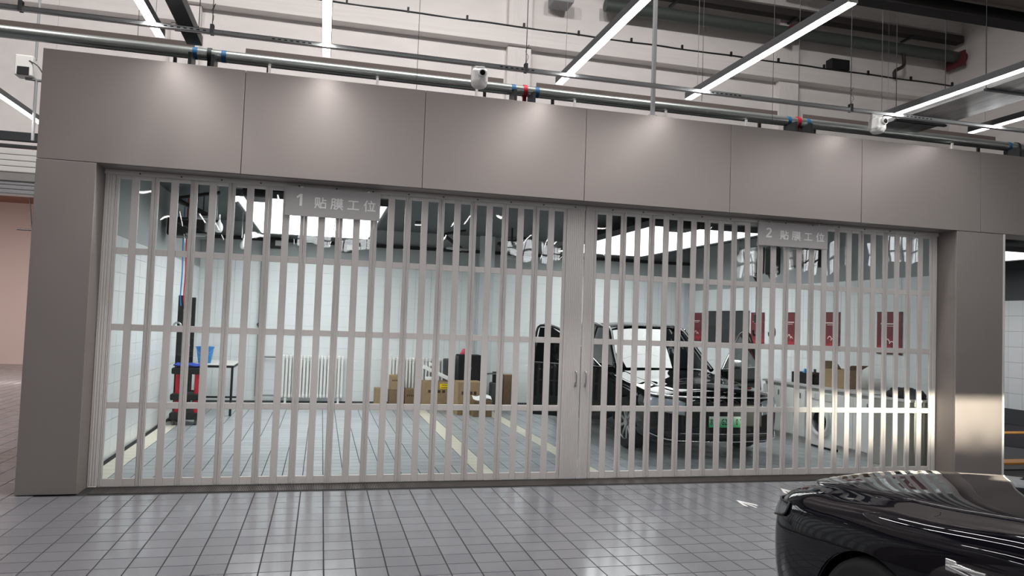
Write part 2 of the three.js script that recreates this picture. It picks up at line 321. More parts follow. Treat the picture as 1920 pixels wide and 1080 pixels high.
// ---------------------------------------------------------------- building shell around the bays
{
  const b = struct('wall_rear', 'tall pale plastered rear wall of the hall with ledges and columns', 'wall');
  const Z = -7.5;
  mesh('plaster', [bx(-.35, 18, 3.2, 10, Z - .3, Z), bx(-8, -.35, 3.56, 10, Z - .3, Z), bx(-.35, .2, 0, 3.56, Z - .3, Z)], M.paintedWall, b);
  mesh('ledge_beam', rbx(-.3, 18, 7.28, 7.62, Z, Z + .28, .01), M.paintedWall, b);
  mesh('ledge_beam', rbx(-.3, 18, 8.9, 9.4, Z, Z + .35, .01), M.paintedWall, b);
  mesh('ledge_beam', rbx(-8, -.3, 6.9, 7.3, Z, Z + .28, .01), M.paintedWall, b);
  for (const x of [-.2, 6.15, 12.45]) mesh('column', rbx(x - .25, x + .25, 3.4, 10, Z, Z + .16, .01), M.paintedWall, b);
  const r = struct('ceiling', 'high grey roof of the hall', 'ceiling'); mesh('slab', bx(-8, 18, 10, 10.2, -16, 22.3), M.roof, r);
  for (const x of [-.2, 6.15, 12.45]) mesh('roof_girder', rbx(x - .28, x + .28, 9.0, 10, Z + .3, 22, .02), M.paintedWall, r);
  const l = struct('wall_side', 'pale side wall of the hall beyond the first bay', 'wall'); mesh('plaster', bx(-8.3, -8, 0, 10, -16, 22.3), M.paintedWall, l);
  const l2 = struct('wall_side', 'pale side wall of the hall beyond the third bay', 'wall'); { // three windows look in from the side of the hall
    const wz = [7.5, 10.2, 12.9], g2 = [bx(17, 17.3, 0, 3.45, -16, 22.3), bx(17, 17.3, 4.35, 10, -16, 22.3), bx(17, 17.3, 3.45, 4.35, -16, 7.5), bx(17, 17.3, 3.45, 4.35, 14.9, 22.3), bx(17, 17.3, 3.45, 4.35, 9.5, 10.2), bx(17, 17.3, 3.45, 4.35, 12.2, 12.9)];
    mesh('plaster', g2, M.paintedWall, l2);
    wz.forEach((z, i) => {
      const w = struct(`window_${i + 3}`, 'gridded window in the side wall beyond the third bay', 'window'), m = [];
      for (let k = 0; k <= 3; k++) m.push(bx(17.05, 17.12, 3.45, 4.35, z + k * 2 / 3 - .03, z + k * 2 / 3 + .03)); for (const y of [3.48, 3.85, 4.32]) m.push(bx(17.05, 17.12, y - .03, y + .03, z, z + 2));
      mesh('window_frame', m, M.offWhite, w); mesh('window_pane', bx(17.14, 17.146, 3.45, 4.35, z, z + 2), M.glass, w); w.userData.group = 'side windows of the hall';
    });
  }
  // entrance side of the hall with its row of high windows
  const e = struct('wall_entrance', 'pale entrance wall of the hall with high windows', 'wall'), g = [bx(-8, 17, 0, 4.2, 22, 22.3), bx(-8, 17, 5.0, 10, 22, 22.3)];
  const xs = [1.45, 9.65];
  g.push(bx(-8, 1.45, 4.2, 5.0, 22, 22.3)); for (const x of xs) g.push(bx(x + 2.5, Math.min(17, x + 8.18), 4.2, 5.0, 22, 22.3));
  mesh('plaster', g, M.paintedWall, e);
  xs.forEach((x, i) => {
    const w = struct(`window_${i + 1}`, 'high gridded window in the entrance wall', 'window');
    const m = []; for (let k = 0; k <= 4; k++) m.push(bx(x + k * 2.5 / 4 - .03, x + k * 2.5 / 4 + .03, 4.2, 5.0, 22.05, 22.12)); for (const y of [4.23, 4.6, 4.97]) m.push(bx(x, x + 2.5, y - .03, y + .03, 22.05, 22.12));
    mesh('window_frame', m, M.offWhite, w); mesh('window_pane', bx(x, x + 2.5, 4.2, 5.0, 22.14, 22.146), M.glass, w);
    w.userData.group = 'high windows of the entrance wall';
  });
  mesh('backdrop_wall', bx(-8, -.35, 0, 10, -16, -15.8), M.pinkWall, b);
}

// ---------------------------------------------------------------- strip lamps
function stripLamp(x, y, z0, len, label, wireTop = [9.98, 9.98]) {
  const s = thing('strip_light', label, 'strip light', [x, y, z0 + len / 2], 0, 'LED strip lights of the workshop');
  mesh('housing', rb(.078, .066, len, .006, 0, .039), M.darkGrey, s);
  mesh('diffuser', rb(.068, .012, len - .012, .004, 0, .004), M.lampOn, s);
  for (const e of [-1, 1]) mesh('end_cap', rb(.08, .07, .008, .003, 0, .037, e * (len / 2)), M.offWhite, s);
  if (wireTop) for (const e of [-1, 1]) mesh('wire', rod(V(0, .07, e * len * .42), V(0, wireTop[e < 0 ? 0 : 1] - y, e * len * .42), .0022, 5), M.grey, s);
  const L = new THREE.RectAreaLight(new THREE.Color(1, .965, .955), STRIP_L, .066, len - .02); L.position.set(0, -.004, 0); L.rotation.x = -Math.PI / 2; L.name = 'lamp_light'; s.add(L);
  return s;
}
const SX = [.997, 2.403, 4.639, 6.042, 8.32, 9.62];
const SW = ['beside the left dark cable tray', 'above the sign with number 1', 'above the door joint', 'beside the tall conduit pole', 'beside the right grey cable tray', 'beyond the right grey cable tray'];
SX.forEach((x, i) => stripLamp(x, 4.0, .30, 2.48, `lit white LED strip lamp over the portal ${SW[i]}`, x > 7 ? [5.19, 9.98] : x > 5.8 ? [8.99, 8.99] : [9.98, 9.98]));
stripLamp(-1.20, 4.0, -4.2, 2.4, 'lit white LED strip lamp hung in the side passage left of the portal');
for (const z of [4.1, 8.0, 12.0, 16.0]) for (const x of [-1.2, 1.2, 3.6, 6.0, 8.4, 10.8]) stripLamp(x, 4.0, z, 2.4, 'lit white LED strip lamp over the open workshop floor facing the portal', 0);

[-2.6, 1.8, 4.2, 7.4].forEach(x => {  // unseen floods added under the roof to brighten the upper rear wall
  const t = thing('added_flood_lamp', 'added unseen square flood lamp brightening the upper rear wall', 'flood lamp', [x, 9.3, 1.3], 0, 'added unseen flood lamps under the roof'); t.rotation.x = .75;
  mesh('housing', rb(.6, .08, .6, .02, 0, .05), M.darkGrey, t); mesh('diffuser', rb(.54, .012, .54, .004, 0, .004), M.lampOn, t); mesh('yoke', rod(V(0, .09, 0), V(0, .46, .43), .03), M.darkGrey, t);
  const L = new THREE.RectAreaLight(new THREE.Color(1, .965, .95), ADDED_FLOOD_L, .54, .54); L.position.set(0, -.004, 0); L.rotation.x = -Math.PI / 2; t.add(L);
});

// ---------------------------------------------------------------- rail, pipes, trays above the portal
{
  const r = thing('mounting_rail', 'long galvanised slotted channel rail hung in front of the strip lamps', 'rail', [0, 3.976, .66]);
  mesh('channel', [bx(-3.2, 12.5, -.018, -.015, -.02, .02), bx(-3.2, 12.5, -.018, .018, .017, .02), bx(-3.2, 12.5, -.018, .018, -.02, -.017), bx(-3.2, 12.5, .015, .018, .010, .02), bx(-3.2, 12.5, .015, .018, -.02, -.010)], M.galv, r);
  const slots = []; for (const x0 of [1.1, 1.95, 3.95, 6.1, 8.4, 10.2]) for (let k = 0; k < 7; k++) slots.push(rbx(x0 + k * .05, x0 + k * .05 + .026, -.006, .004, .0195, .0212, .0006, 1));
  mesh('slots', slots, M.black, r);
  for (const x of [.05, 1.47, 4.20, 7.72, 10.6]) {
    mesh('hanger', [rod(V(x, .05, 0), V(x, 6.1, 0), .004, 6), bx(x - .015, x + .015, -.024, .06, -.024, -.021), bx(x - .015, x + .015, -.024, .06, .021, .024), bx(x - .015, x + .015, .057, .06, -.024, .024)], M.darkGrey, r);
  }
  for (const x of [1.47, 4.20, 7.72]) mesh('tie_wire', tube([V(x, .07, .01), V(x + .012, .12, .03), V(x - .008, .17, .01), V(x + .02, .24, .02), V(x + .004, .2, 0)], .0025, 16, 5), M.darkGrey, r);
}
{
  const p = thing('fire_pipe', 'thick galvanised pipe running along the top of the portal', 'pipe', [0, 4.105, -.35]);
  mesh('tube', rod(V(-4, 0, 0), V(12.6, 0, 0), .057, 20).applyMatrix4(new THREE.Matrix4()), M.pipeGalv, p);
  for (const x of [1.31, 4.46, 7.79, 11.0]) {
    for (const e of [-.13, .13]) mesh('colour_band', rod(V(x + e - .022, 0, 0), V(x + e + .022, 0, 0), .0585, 20), M.blueBand, p);
    const c = mesh('pipe_clamp', [rod(V(x - .02, 0, 0), V(x + .02, 0, 0), .066, 20), bx(x - .02, x + .02, -.11, -.06, -.012, .012)], x > 2 && x < 9 ? M.red : M.darkSteel, p); c.userData.label = 'pipe coupling clamp';
    mesh('clamp_bracket', bx(x - .16, x - .13, -.2, -.055, -.03, .2), M.darkSteel, p); mesh('clamp_bracket', bx(x + .04, x + .07, -.2, -.055, -.03, .2), M.darkSteel, p);
  }
  [1.865, 2.906, 3.93, 5.012, 6.085, 7.091, 7.903, 9.967].forEach(x => { mesh('support_stub', [bx(x - .012, x + .012, -.25, -.05, .03, .055)], M.offWhite, p); });
  [[1.62, 4.25], [4.62, 7.6], [7.95, 10.8], [-3.5, 1.15]].forEach(([a, b], i) => {
    const t = thing('cable_trough', ['brown steel cable trough above the pipe by the sign with number 1', 'brown steel cable trough above the pipe by the conduit pole', 'brown steel cable trough above the pipe by the right cable tray', 'brown steel cable trough above the pipe left of the dark cable tray'][i], 'cable trough', [0, 0, 0]);
    mesh('trough', [bx(a, b, 4.19, 4.25, -.47, -.46), bx(a, b, 4.19, 4.196, -.62, -.46), bx(a, b, 4.19, 4.25, -.62, -.61)], M.brownSteel, t);
    mesh('bracket', bx(a + .2, a + .23, 3.7, 4.19, -.56, -.53), M.brownSteel, t); mesh('bracket', bx(b - .2, b - .17, 3.7, 4.19, -.56, -.53), M.brownSteel, t);
  });
  one('backing_channel', 'dark brown steel channel behind the galvanised pipe', 'channel', [bx(-.2, 12, 3.72, 4.02, -.75, -.70), bx(-.2, 12, 4.0, 4.02, -.75, -.6), bx(-.2, 12, 3.72, 3.74, -.75, -.6)], M.brownSteel);
}
function tray(label, x0, x1, y, z0, z1, mat) {
  const t = thing('cable_tray', label, 'cable tray', [(x0 + x1) / 2, y, (z0 + z1) / 2]); const w = (x1 - x0) / 2, l = (z1 - z0) / 2;
  mesh('bed', bx(-w, w, 0, .006, -l, l), mat, t);
  for (const s of [-1, 1]) mesh('side_rail', rbx(s * w - .004, s * w + .004, 0, .09, -l, l, .003, 1), mat, t);
  for (let z = -l + .4; z < l; z += 1.2) mesh('crossbar', [bx(-w - .04, w + .04, -.02, 0, z - .02, z + .02), rod(V(-w - .03, 0, z), V(-w - .03, 9.9 - y, z), .004, 6), rod(V(w + .03, 0, z), V(w + .03, 9.9 - y, z), .004, 6)], M.darkSteel, t);
  return t;
}
tray('dark steel cable tray crossing over the portal by the first strip lamp', 1.12, 1.25, 4.15, -.25, 3.2, M.darkSteel);
tray('wide grey steel cable tray crossing over the portal above sign number 2', 8.78, 9.40, 4.12, -.27, 4.2, M.galv);
{
  const p = thing('conduit_pole', 'slim upright steel conduit pole rising from the fascia top', 'pole', [5.80, TOP, -.03]);
  mesh('tube', rbx(-.021, .021, 0, 5.9, -.02, .02, .008), M.grey, p); mesh('foot', bx(-.05, .05, 0, .01, -.04, .02), M.grey, p);
}
{ // crane girder across the upper right
  const g = thing('steel_girder', 'dark steel girder crossing high above the right cable tray', 'girder', [0, 5.2, .62]);
  mesh('bottom_flange', rbx(6.9, 16.5, 0, .02, -.16, .02, .004, 1), M.beamSteel, g); mesh('web', bx(6.9, 16.5, .02, .5, -.09, -.07), M.beamSteel, g); mesh('top_flange', rbx(6.9, 16.5, .5, .52, -.18, .02, .004, 1), M.beamSteel, g);
  const s = thing('duct_bank', 'brown steel trunking running beside the dark girder', 'trunking', [0, 5.28, .95]);
  mesh('trunk', rbx(7.2, 16.5, 0, .3, -.16, .16, .01, 1), M.brownSteel, s); mesh('lip', rbx(7.2, 16.5, -.02, 0, -.17, -.13, .004, 1), M.brownSteel, s);
}
{ // services on the rear wall
  const p = thing('wall_pipe', 'thick dark green pipe clamped along the upper rear wall', 'pipe', [0, 8.3, -7.12]);
  mesh('tube', rod(V(7.9, 0, 0), V(17.5, 0, 0), .13, 20), std('#4b524e', .5, .2), p);
  for (const x of [12.4, 17]) mesh('clamp', [rod(V(x - .06, 0, 0), V(x + .06, 0, 0), .15, 20), bx(x - .2, x - .16, -.25, .1, -.3, .25)], std('#6a2f35', .6), p);
  mesh('branch', [tube([V(15.32, -.1, 0), V(15.32, -.38, 0), V(15.08, -.55, 0), V(15.08, -.7, 0)], .04, 16, 8)], std('#332c2a', .6), p);
  [[8.62, 'upper'], [9.3, 'top']].forEach(([y], i) => {
    const t = thing('wall_trunking', ['dark steel trunking on the rear wall directly above the thick green pipe', 'dark steel trunking on the rear wall just below the roof girders'][i], 'trunking', [0, y, -7.1]);
    mesh('trunk', rbx(7.9, i ? 16.4 : 16.9, 0, .16, -.12, .12, .01, 1), std('#37302f', .7), t);
    for (const x of [9.5, 12.4, 15.5]) mesh('bracket', bx(x - .03, x + .03, -.04, 0, -.3, .14), M.darkSteel, t);
  });
  one('junction_box', 'small black box mounted on the rear wall ledge', 'box', rbx(13.5, 13.98, 7.69, 7.93, -7.48, -7.26, .01), M.black);
  const c = thing('ledge_cable', 'dark cable clipped along the top of the rear wall ledge', 'cable', [0, 7.645, -7.24]);
  mesh('cable', tube(Array.from({ length: 30 }, (_, i) => V(-.2 + i * .62, Math.sin(i * 2.2) * .008, 0)), .018, 120, 6), M.black, c);
  for (let x = .3; x < 17.6; x += 1.18) mesh('clip', bx(x - .02, x + .02, -.02, .09, -.02, .02), M.black, c);
  one('ceiling_camera', 'grey box camera on a bracket high on the rear wall column', 'camera', [rbx(6.72, 7.15, 8.15, 8.4, -7.35, -6.9, .03), rod(V(6.9, 8.4, -7.1), V(6.9, 8.8, -7.1), .04)], M.grey);
}
for (const [x, z, y0, l] of [[7.1, .2, 3.9, 'thin wire above the fascia nearer the conduit pole than its neighbour'], [7.42, .2, 3.9, 'thin wire hanging above the sign with number 2'], [8.75, -.1, 4.1, 'thin wire hanging beside the right cable tray'], [3.3, -.28, 3.95, 'thin wire hanging behind the fascia beside the sign with number 1'], [6.2, .3, 4.0, 'thin wire hanging beside the conduit pole'], [.63, -.5, 4.2, 'thin wire hanging beside the dark cable tray']])
  one('hanging_wire', l, 'wire', rod(V(x, y0, z), V(x, 9.98, z), .003, 5), M.darkGrey);
function boxCamera(label, x, y, z, turn) {            // white camera on a ball mount
  const c = thing('security_camera', label, 'camera', [x, y, z], turn);
  mesh('body', [rb(.15, .15, .13, .035, 0, -.09, 0, 4)], M.white, c);
  mesh('lower_cover', lathe([[.001, -.185], [.05, -.183], [.068, -.165], [.07, -.13]], 20), M.offWhite, c);
  const l = mesh('lens_ring', new THREE.CylinderGeometry(.034, .04, .03, 20).rotateX(Math.PI / 2).translate(.02, -.07, .072), M.offWhite, c);
  mesh('lens', new THREE.CylinderGeometry(.024, .024, .034, 20).rotateX(Math.PI / 2).translate(.02, -.07, .074), M.blackGloss, l);
  mesh('mount', [rod(V(0, -.03, 0), V(0, .005, 0), .02, 12), rb(.09, .012, .07, .004, 0, 0, 0), rod(V(-.075, -.01, 0), V(-.03, -.01, 0), .025, 14)], M.white, c);
}
boxCamera('white security camera under the rail above the pipe between signs', 3.765, 3.945, .66, -.1);
boxCamera('white security camera under the rail at the right cable tray', 8.05, 3.945, .66, .15);
{
  const c = thing('projector', 'small pale device on a bracket in the side passage left of the portal', 'projector', [-1.19, 4.55, -3]);
  mesh('body', rb(.2, .26, .18, .02), M.offWhite, c); mesh('face', rb(.13, .1, .02, .005, .0, -.07, .09), M.black, c);
  mesh('arm', [rod(V(0, -.14, 0), V(.3, -.16, 0), .018), rod(V(.12, -.14, 0), V(.12, -.9, 0), .018), rod(V(.1, .1, 0), V(.1, 1.6, 0), .015)], M.grey, c);
  mesh('cord', tube([V(.06, .06, .09), V(.16, 0, .1), V(.22, -.1, .06), V(.24, -.14, 0)], .008, 16, 6), M.darkGrey, c);
}
one('passage_beam', 'dark steel beam crossing the side passage behind the strip lamp', 'beam', [bx(-5, .05, 3.93, 4.05, -4.6, -4.5), bx(-5, .05, 3.85, 3.88, -4.7, -4.55)], M.darkSteel);

// ---------------------------------------------------------------- side passage with roller shutter
{
  const s = thing('roller_shutter', 'grey slatted roller shutter half lowered in the passage doorway', 'shutter', [-4.2, -.04, -7.1]);
  for (let k = 0; k < 4; k++) mesh('slat', rbx(-3.6, 3.9, 3.92 + k * .1, 4.015 + k * .1, -.05, .05, .02, 2), M.offWhite, s);
  mesh('guide_plate', bx(-3.6, 3.9, 3.78, 3.92, -.02, .02), M.alu, s);
  for (let k = 0; k < 3; k++) mesh('slat', rbx(-3.6, 3.9, 3.56 + k * .075, 3.63 + k * .075, -.08, -.02, .015, 2), M.grey, s);
  const p = thing('ceiling_bracket', 'dark bracket with lamp heads in the rosy room behind the shutter', 'bracket', [-3.9, 3.3, -11.5]);
  mesh('bar', [rod(V(-.3, 0, 0), V(.6, 0, 0), .02), rod(V(0, 0, 0), V(-.1, .9, 0), .012), rod(V(.3, 0, 0), V(-.05, .9, 0), .012)], M.black, p); mesh('lamp_head', rb(.16, .2, .14, .02, .45, .12, 0), M.black, p);
  const c = struct('ceiling', 'coppery panelled ceiling of the room behind the shutter', 'ceiling'); mesh('slab', bx(-8, .2, 4.4, 4.5, -15.8, -7.8), M.copper, c);
  const w = struct('wall_side', 'rosy wall beside the passage doorway', 'wall'); mesh('plaster', bx(-.1, .2, 0, 4.4, -15.8, -7.8), M.pinkWall, w);
  const l = thing('passage_lamp', 'warm rosy tube lamp in the room behind the shutter', 'lamp', [-5, 4.3, -10]);
  mesh('diffuser', rb(1.6, .05, .3, .01), std('#fff', .5, 0, { emissive: new THREE.Color(1, .75, .62), emissiveIntensity: 2 }), l);
  const L = new THREE.RectAreaLight(new THREE.Color(1, .91, .87), 190, 1.6, .3); L.position.set(0, -.035, 0); L.rotation.x = -Math.PI / 2; l.add(L);
}

// ---------------------------------------------------------------- third bay on the right
{
  const w = struct('wall_right', 'grey-white tiled wall of the bay right of the portal', 'wall');
  mesh('core', bx(15.508, 15.7, 0, BC, BACK, -.3), M.darkGrey, w); mesh('back_core', bx(10.24, 15.7, 0, BC, BACK - .2, BACK), M.wallGrout, w);
  tiledWall(w, 'x', 15.508, -6.9, -2.1, .3, 2.6, -1, .3, .3, true);
  const c = struct('ceiling', 'dark ceiling of the bay right of the portal', 'ceiling'); mesh('slab', bx(10.24, 15.7, BC, BC + .1, BACK, -.2), M.bayCeiling, c);
  const f = thing('floor_grating', 'dark mesh floor grating with yellow edge strips in the right bay', 'grating', [0, 0, 0]);
  mesh('pan', bx(10.46, 15.4, 0, .012, -7, -.35), std('#2c2a30', .7), f);
  const bars = []; for (let k = 0; k < 60; k++) { bars.push(box(.02, .012, 6.4).rotateY(.5).translate(10 + k * .12, .02, -3.6)); }
  const lat = mesh('mesh_bars', bars.filter((_, i) => i > 14 && i < 46), std('#57545c', .6, .3), f); lat.userData.kind = 'stuff';
  for (const z of [-.75, -3.2]) mesh('edge_strip', bx(10.47, 15.3, .012, .036, z - .12, z + .12), M.mustard, f);
}

// ---------------------------------------------------------------- luminous ceilings in the bays
function lightCeiling(x0, x1, z0, z1, label, radiance = PANEL_L) {
  const g = thing('light_panel', label, 'ceiling light', [(x0 + x1) / 2, 3.0, (z0 + z1) / 2], 0, 'luminous ceilings of the bays');
  const w = x1 - x0, l = z1 - z0, nx = 3, nz = 7;
  mesh('frame', [bx(-w / 2 - .03, w / 2 + .03, 0, .08, -l / 2 - .03, -l / 2), bx(-w / 2 - .03, w / 2 + .03, 0, .08, l / 2, l / 2 + .03), bx(-w / 2 - .03, -w / 2, 0, .08, -l / 2, l / 2), bx(w / 2, w / 2 + .03, 0, .08, -l / 2, l / 2), bx(-w / 2, w / 2, .06, .08, -l / 2, l / 2)], M.darkGrey, g);
  for (let i = 0; i < nx; i++) for (let j = 0; j < nz; j++) mesh('panel', bx(-w / 2 + i * w / nx + .006, -w / 2 + (i + 1) * w / nx - .006, .012, .03, -l / 2 + j * l / nz + .006, -l / 2 + (j + 1) * l / nz - .006), M.panelOn, g);
  for (const [x, z] of [[-.8, -1.6], [.8, -1.6], [-.8, 1.6], [.8, 1.6]]) mesh('hanger', rod(V(x, .08, z), V(x, .3, z), .006, 6), M.darkGrey, g);
  const L = new THREE.RectAreaLight(new THREE.Color(.985, 1, .99), radiance, w, l); L.position.set(0, -.012, 0); L.rotation.x = -Math.PI / 2; g.add(L);
}
lightCeiling(1.4, 3.2, -6.2, -2.0, 'grid of glowing white ceiling panels in the first film bay');
lightCeiling(6.75, 8.5, -6.3, -2.0, 'grid of glowing white ceiling panels above the parked car');
lightCeiling(12.2, 14.0, -6.3, -2.0, 'grid of glowing white ceiling panels in the bay right of the portal', 1.6);

// ---------------------------------------------------------------- things hung from the bay ceiling
{
  const b0 = (label, x, y, z) => {
    const t = thing('fire_extinguisher_ball', label, 'extinguisher', [x, y, z]);
    mesh('body', lathe([[.001, -.075], [.034, -.07], [.05, -.04], [.053, 0], [.042, .04], [.022, .065], [.016, .1], [.001, .1]], 20), M.white, t);
    mesh('neck', rod(V(0, .09, 0), V(0, .16, 0), .014), M.satin, t); mesh('rod', rod(V(-.03, .1, 0), V(-.03, BC - y, 0), .007), M.white, t);
  };
  b0('white bulb-shaped hanging extinguisher beside the black ceiling brackets', 1.125, 2.73, -3); b0('white bulb-shaped hanging extinguisher with plastic wrap near the first glowing ceiling', 1.25, 2.68, -4.9); b0('white bulb-shaped hanging extinguisher near the red posters', 9.29, 2.86, -4);
  const wl = (label, x) => { const t = thing('wall_lamp', label, 'wall lamp', [x, 2.93, -7.1]); mesh('housing', [rb(.34, .2, .05, .03)], M.black, t); mesh('face', rb(.16, .1, .02, .01, .04, 0, .028), M.offWhite, t); mesh('back_plate', bx(-.05, .05, -.05, .05, -.05, -.02), M.black, t); };
  wl('black square wall lamp on the rear wall nearer the grey standpipe', 1.62); wl('black square wall lamp on the rear wall farther from the grey standpipe', 2.91);
  const reel = (label, x, z, yb) => {
    const t = thing('tool_balancer', label, 'tool balancer', [x, 2.62, z]);
    mesh('drum', [rb(.16, .42, .2, .04, 0, .05)], M.black, t); mesh('tip', lathe([[.001, -.26], [.02, -.25], [.075, -.15], [.001, -.15]], 14), M.black, t);
    mesh('top_hook', rod(V(0, .26, 0), V(0, BC - 2.62, 0), .01), M.darkGrey, t);
    mesh('cord', rod(V(0, -.25, 0), V(0, yb - 2.62, 0), .005, 6), M.darkGrey, t);
    mesh('hook', [tube([V(0, yb - 2.62, 0), V(.0, yb - 2.72, 0), V(.05, yb - 2.82, .0), V(.04, yb - 2.92, 0), V(-.03, yb - 2.92, 0), V(-.04, yb - 2.86, 0)], .016, 20, 8), rb(.05, .12, .05, .01, 0, yb - 2.68, 0)], M.black, t);
  };
  reel('black tool balancer with hook hanging nearer the black wall board', 8.66, -2.5, 1.88); reel('black tool balancer with hook hanging nearer the folding door', 8.86, -2.4, 1.86);
  const bracket = (label, x, y, z, a, s = 1) => { const t = thing('ceiling_bracket', label, 'bracket', [x, y, z], a); mesh('arm', [rod(V(0, 0, 0), V(.5 * s, -.22 * s, 0), .03), rod(V(0, 0, 0), V(.5 * s, .12 * s, 0), .022), rod(V(.25 * s, 0, 0), V(.25 * s, BC - y, 0), .016)], M.black, t); mesh('plate', rb(.34 * s, .03, .2 * s, .008, .34 * s, -.2 * s, 0), M.grey, t); };
  bracket('black steel bracket by the left bay wall close to the folding door', .72, 2.95, -2.2, .2); bracket('black steel bracket by the left bay wall below the ceiling', .55, 2.82, -3.4, -.2, .9); bracket('black angled ceiling bracket between both glowing ceilings', 4.3, 3.0, -4.6, .6); bracket('larger black angled ceiling bracket behind the joint of the folding doors', 5.4, 3.0, -5.4, .4, 1.2);
  const heater = (label, x, y, z, w = .5) => { const t = thing('ceiling_unit', label, 'ceiling unit', [x, y, z]); mesh('case', rb(w, .26, .42, .03), M.black, t); mesh('suspension', [rod(V(-w * .35, .12, 0), V(-w * .35, BC - y, 0), .01), rod(V(w * .35, .12, 0), V(w * .35, BC - y, 0), .01)], M.darkGrey, t); };
  heater('black box unit hung below the ceiling by the left bay wall', .62, 2.78, -3.9, .5); heater('black box unit hung in front of the first glowing ceiling', 1.72, 2.99, -1.2, .24); heater('black box unit hung in front of the second glowing ceiling', 6.78, 2.98, -1.2, .3); heater('dark box unit hung above the red posters by the second sign', 9.35, 2.72, -2.3, .36);
  const sp = (label, x, y, z) => { const t = thing('downlight', label, 'downlight', [x, y, z]); mesh('ring', lathe([[.05, 0], [.062, -.004], [.065, .02], [.05, .02]], 20), M.white, t); mesh('glow_disc', new THREE.CylinderGeometry(.05, .05, .006, 20).translate(0, .006, 0), M.lampOn, t); mesh('can', new THREE.CylinderGeometry(.05, .05, BC - y - .01, 14).translate(0, (BC - y) / 2 + .01, 0), M.darkGrey, t); };
  sp('small round lit downlight above the left bay wall', .62, 3.24, -2.3); sp('small round lit downlight between the two glowing ceilings', 4.0, 3.24, -5.5); sp('small round lit downlight above the washing machine', 9.1, 3.24, -2.0); sp('small round lit downlight between the second sign and the dark bag', 8.9, 3.24, -1.5); sp('small round lit downlight above the dark bag', 9.3, 3.24, -1.2);
}

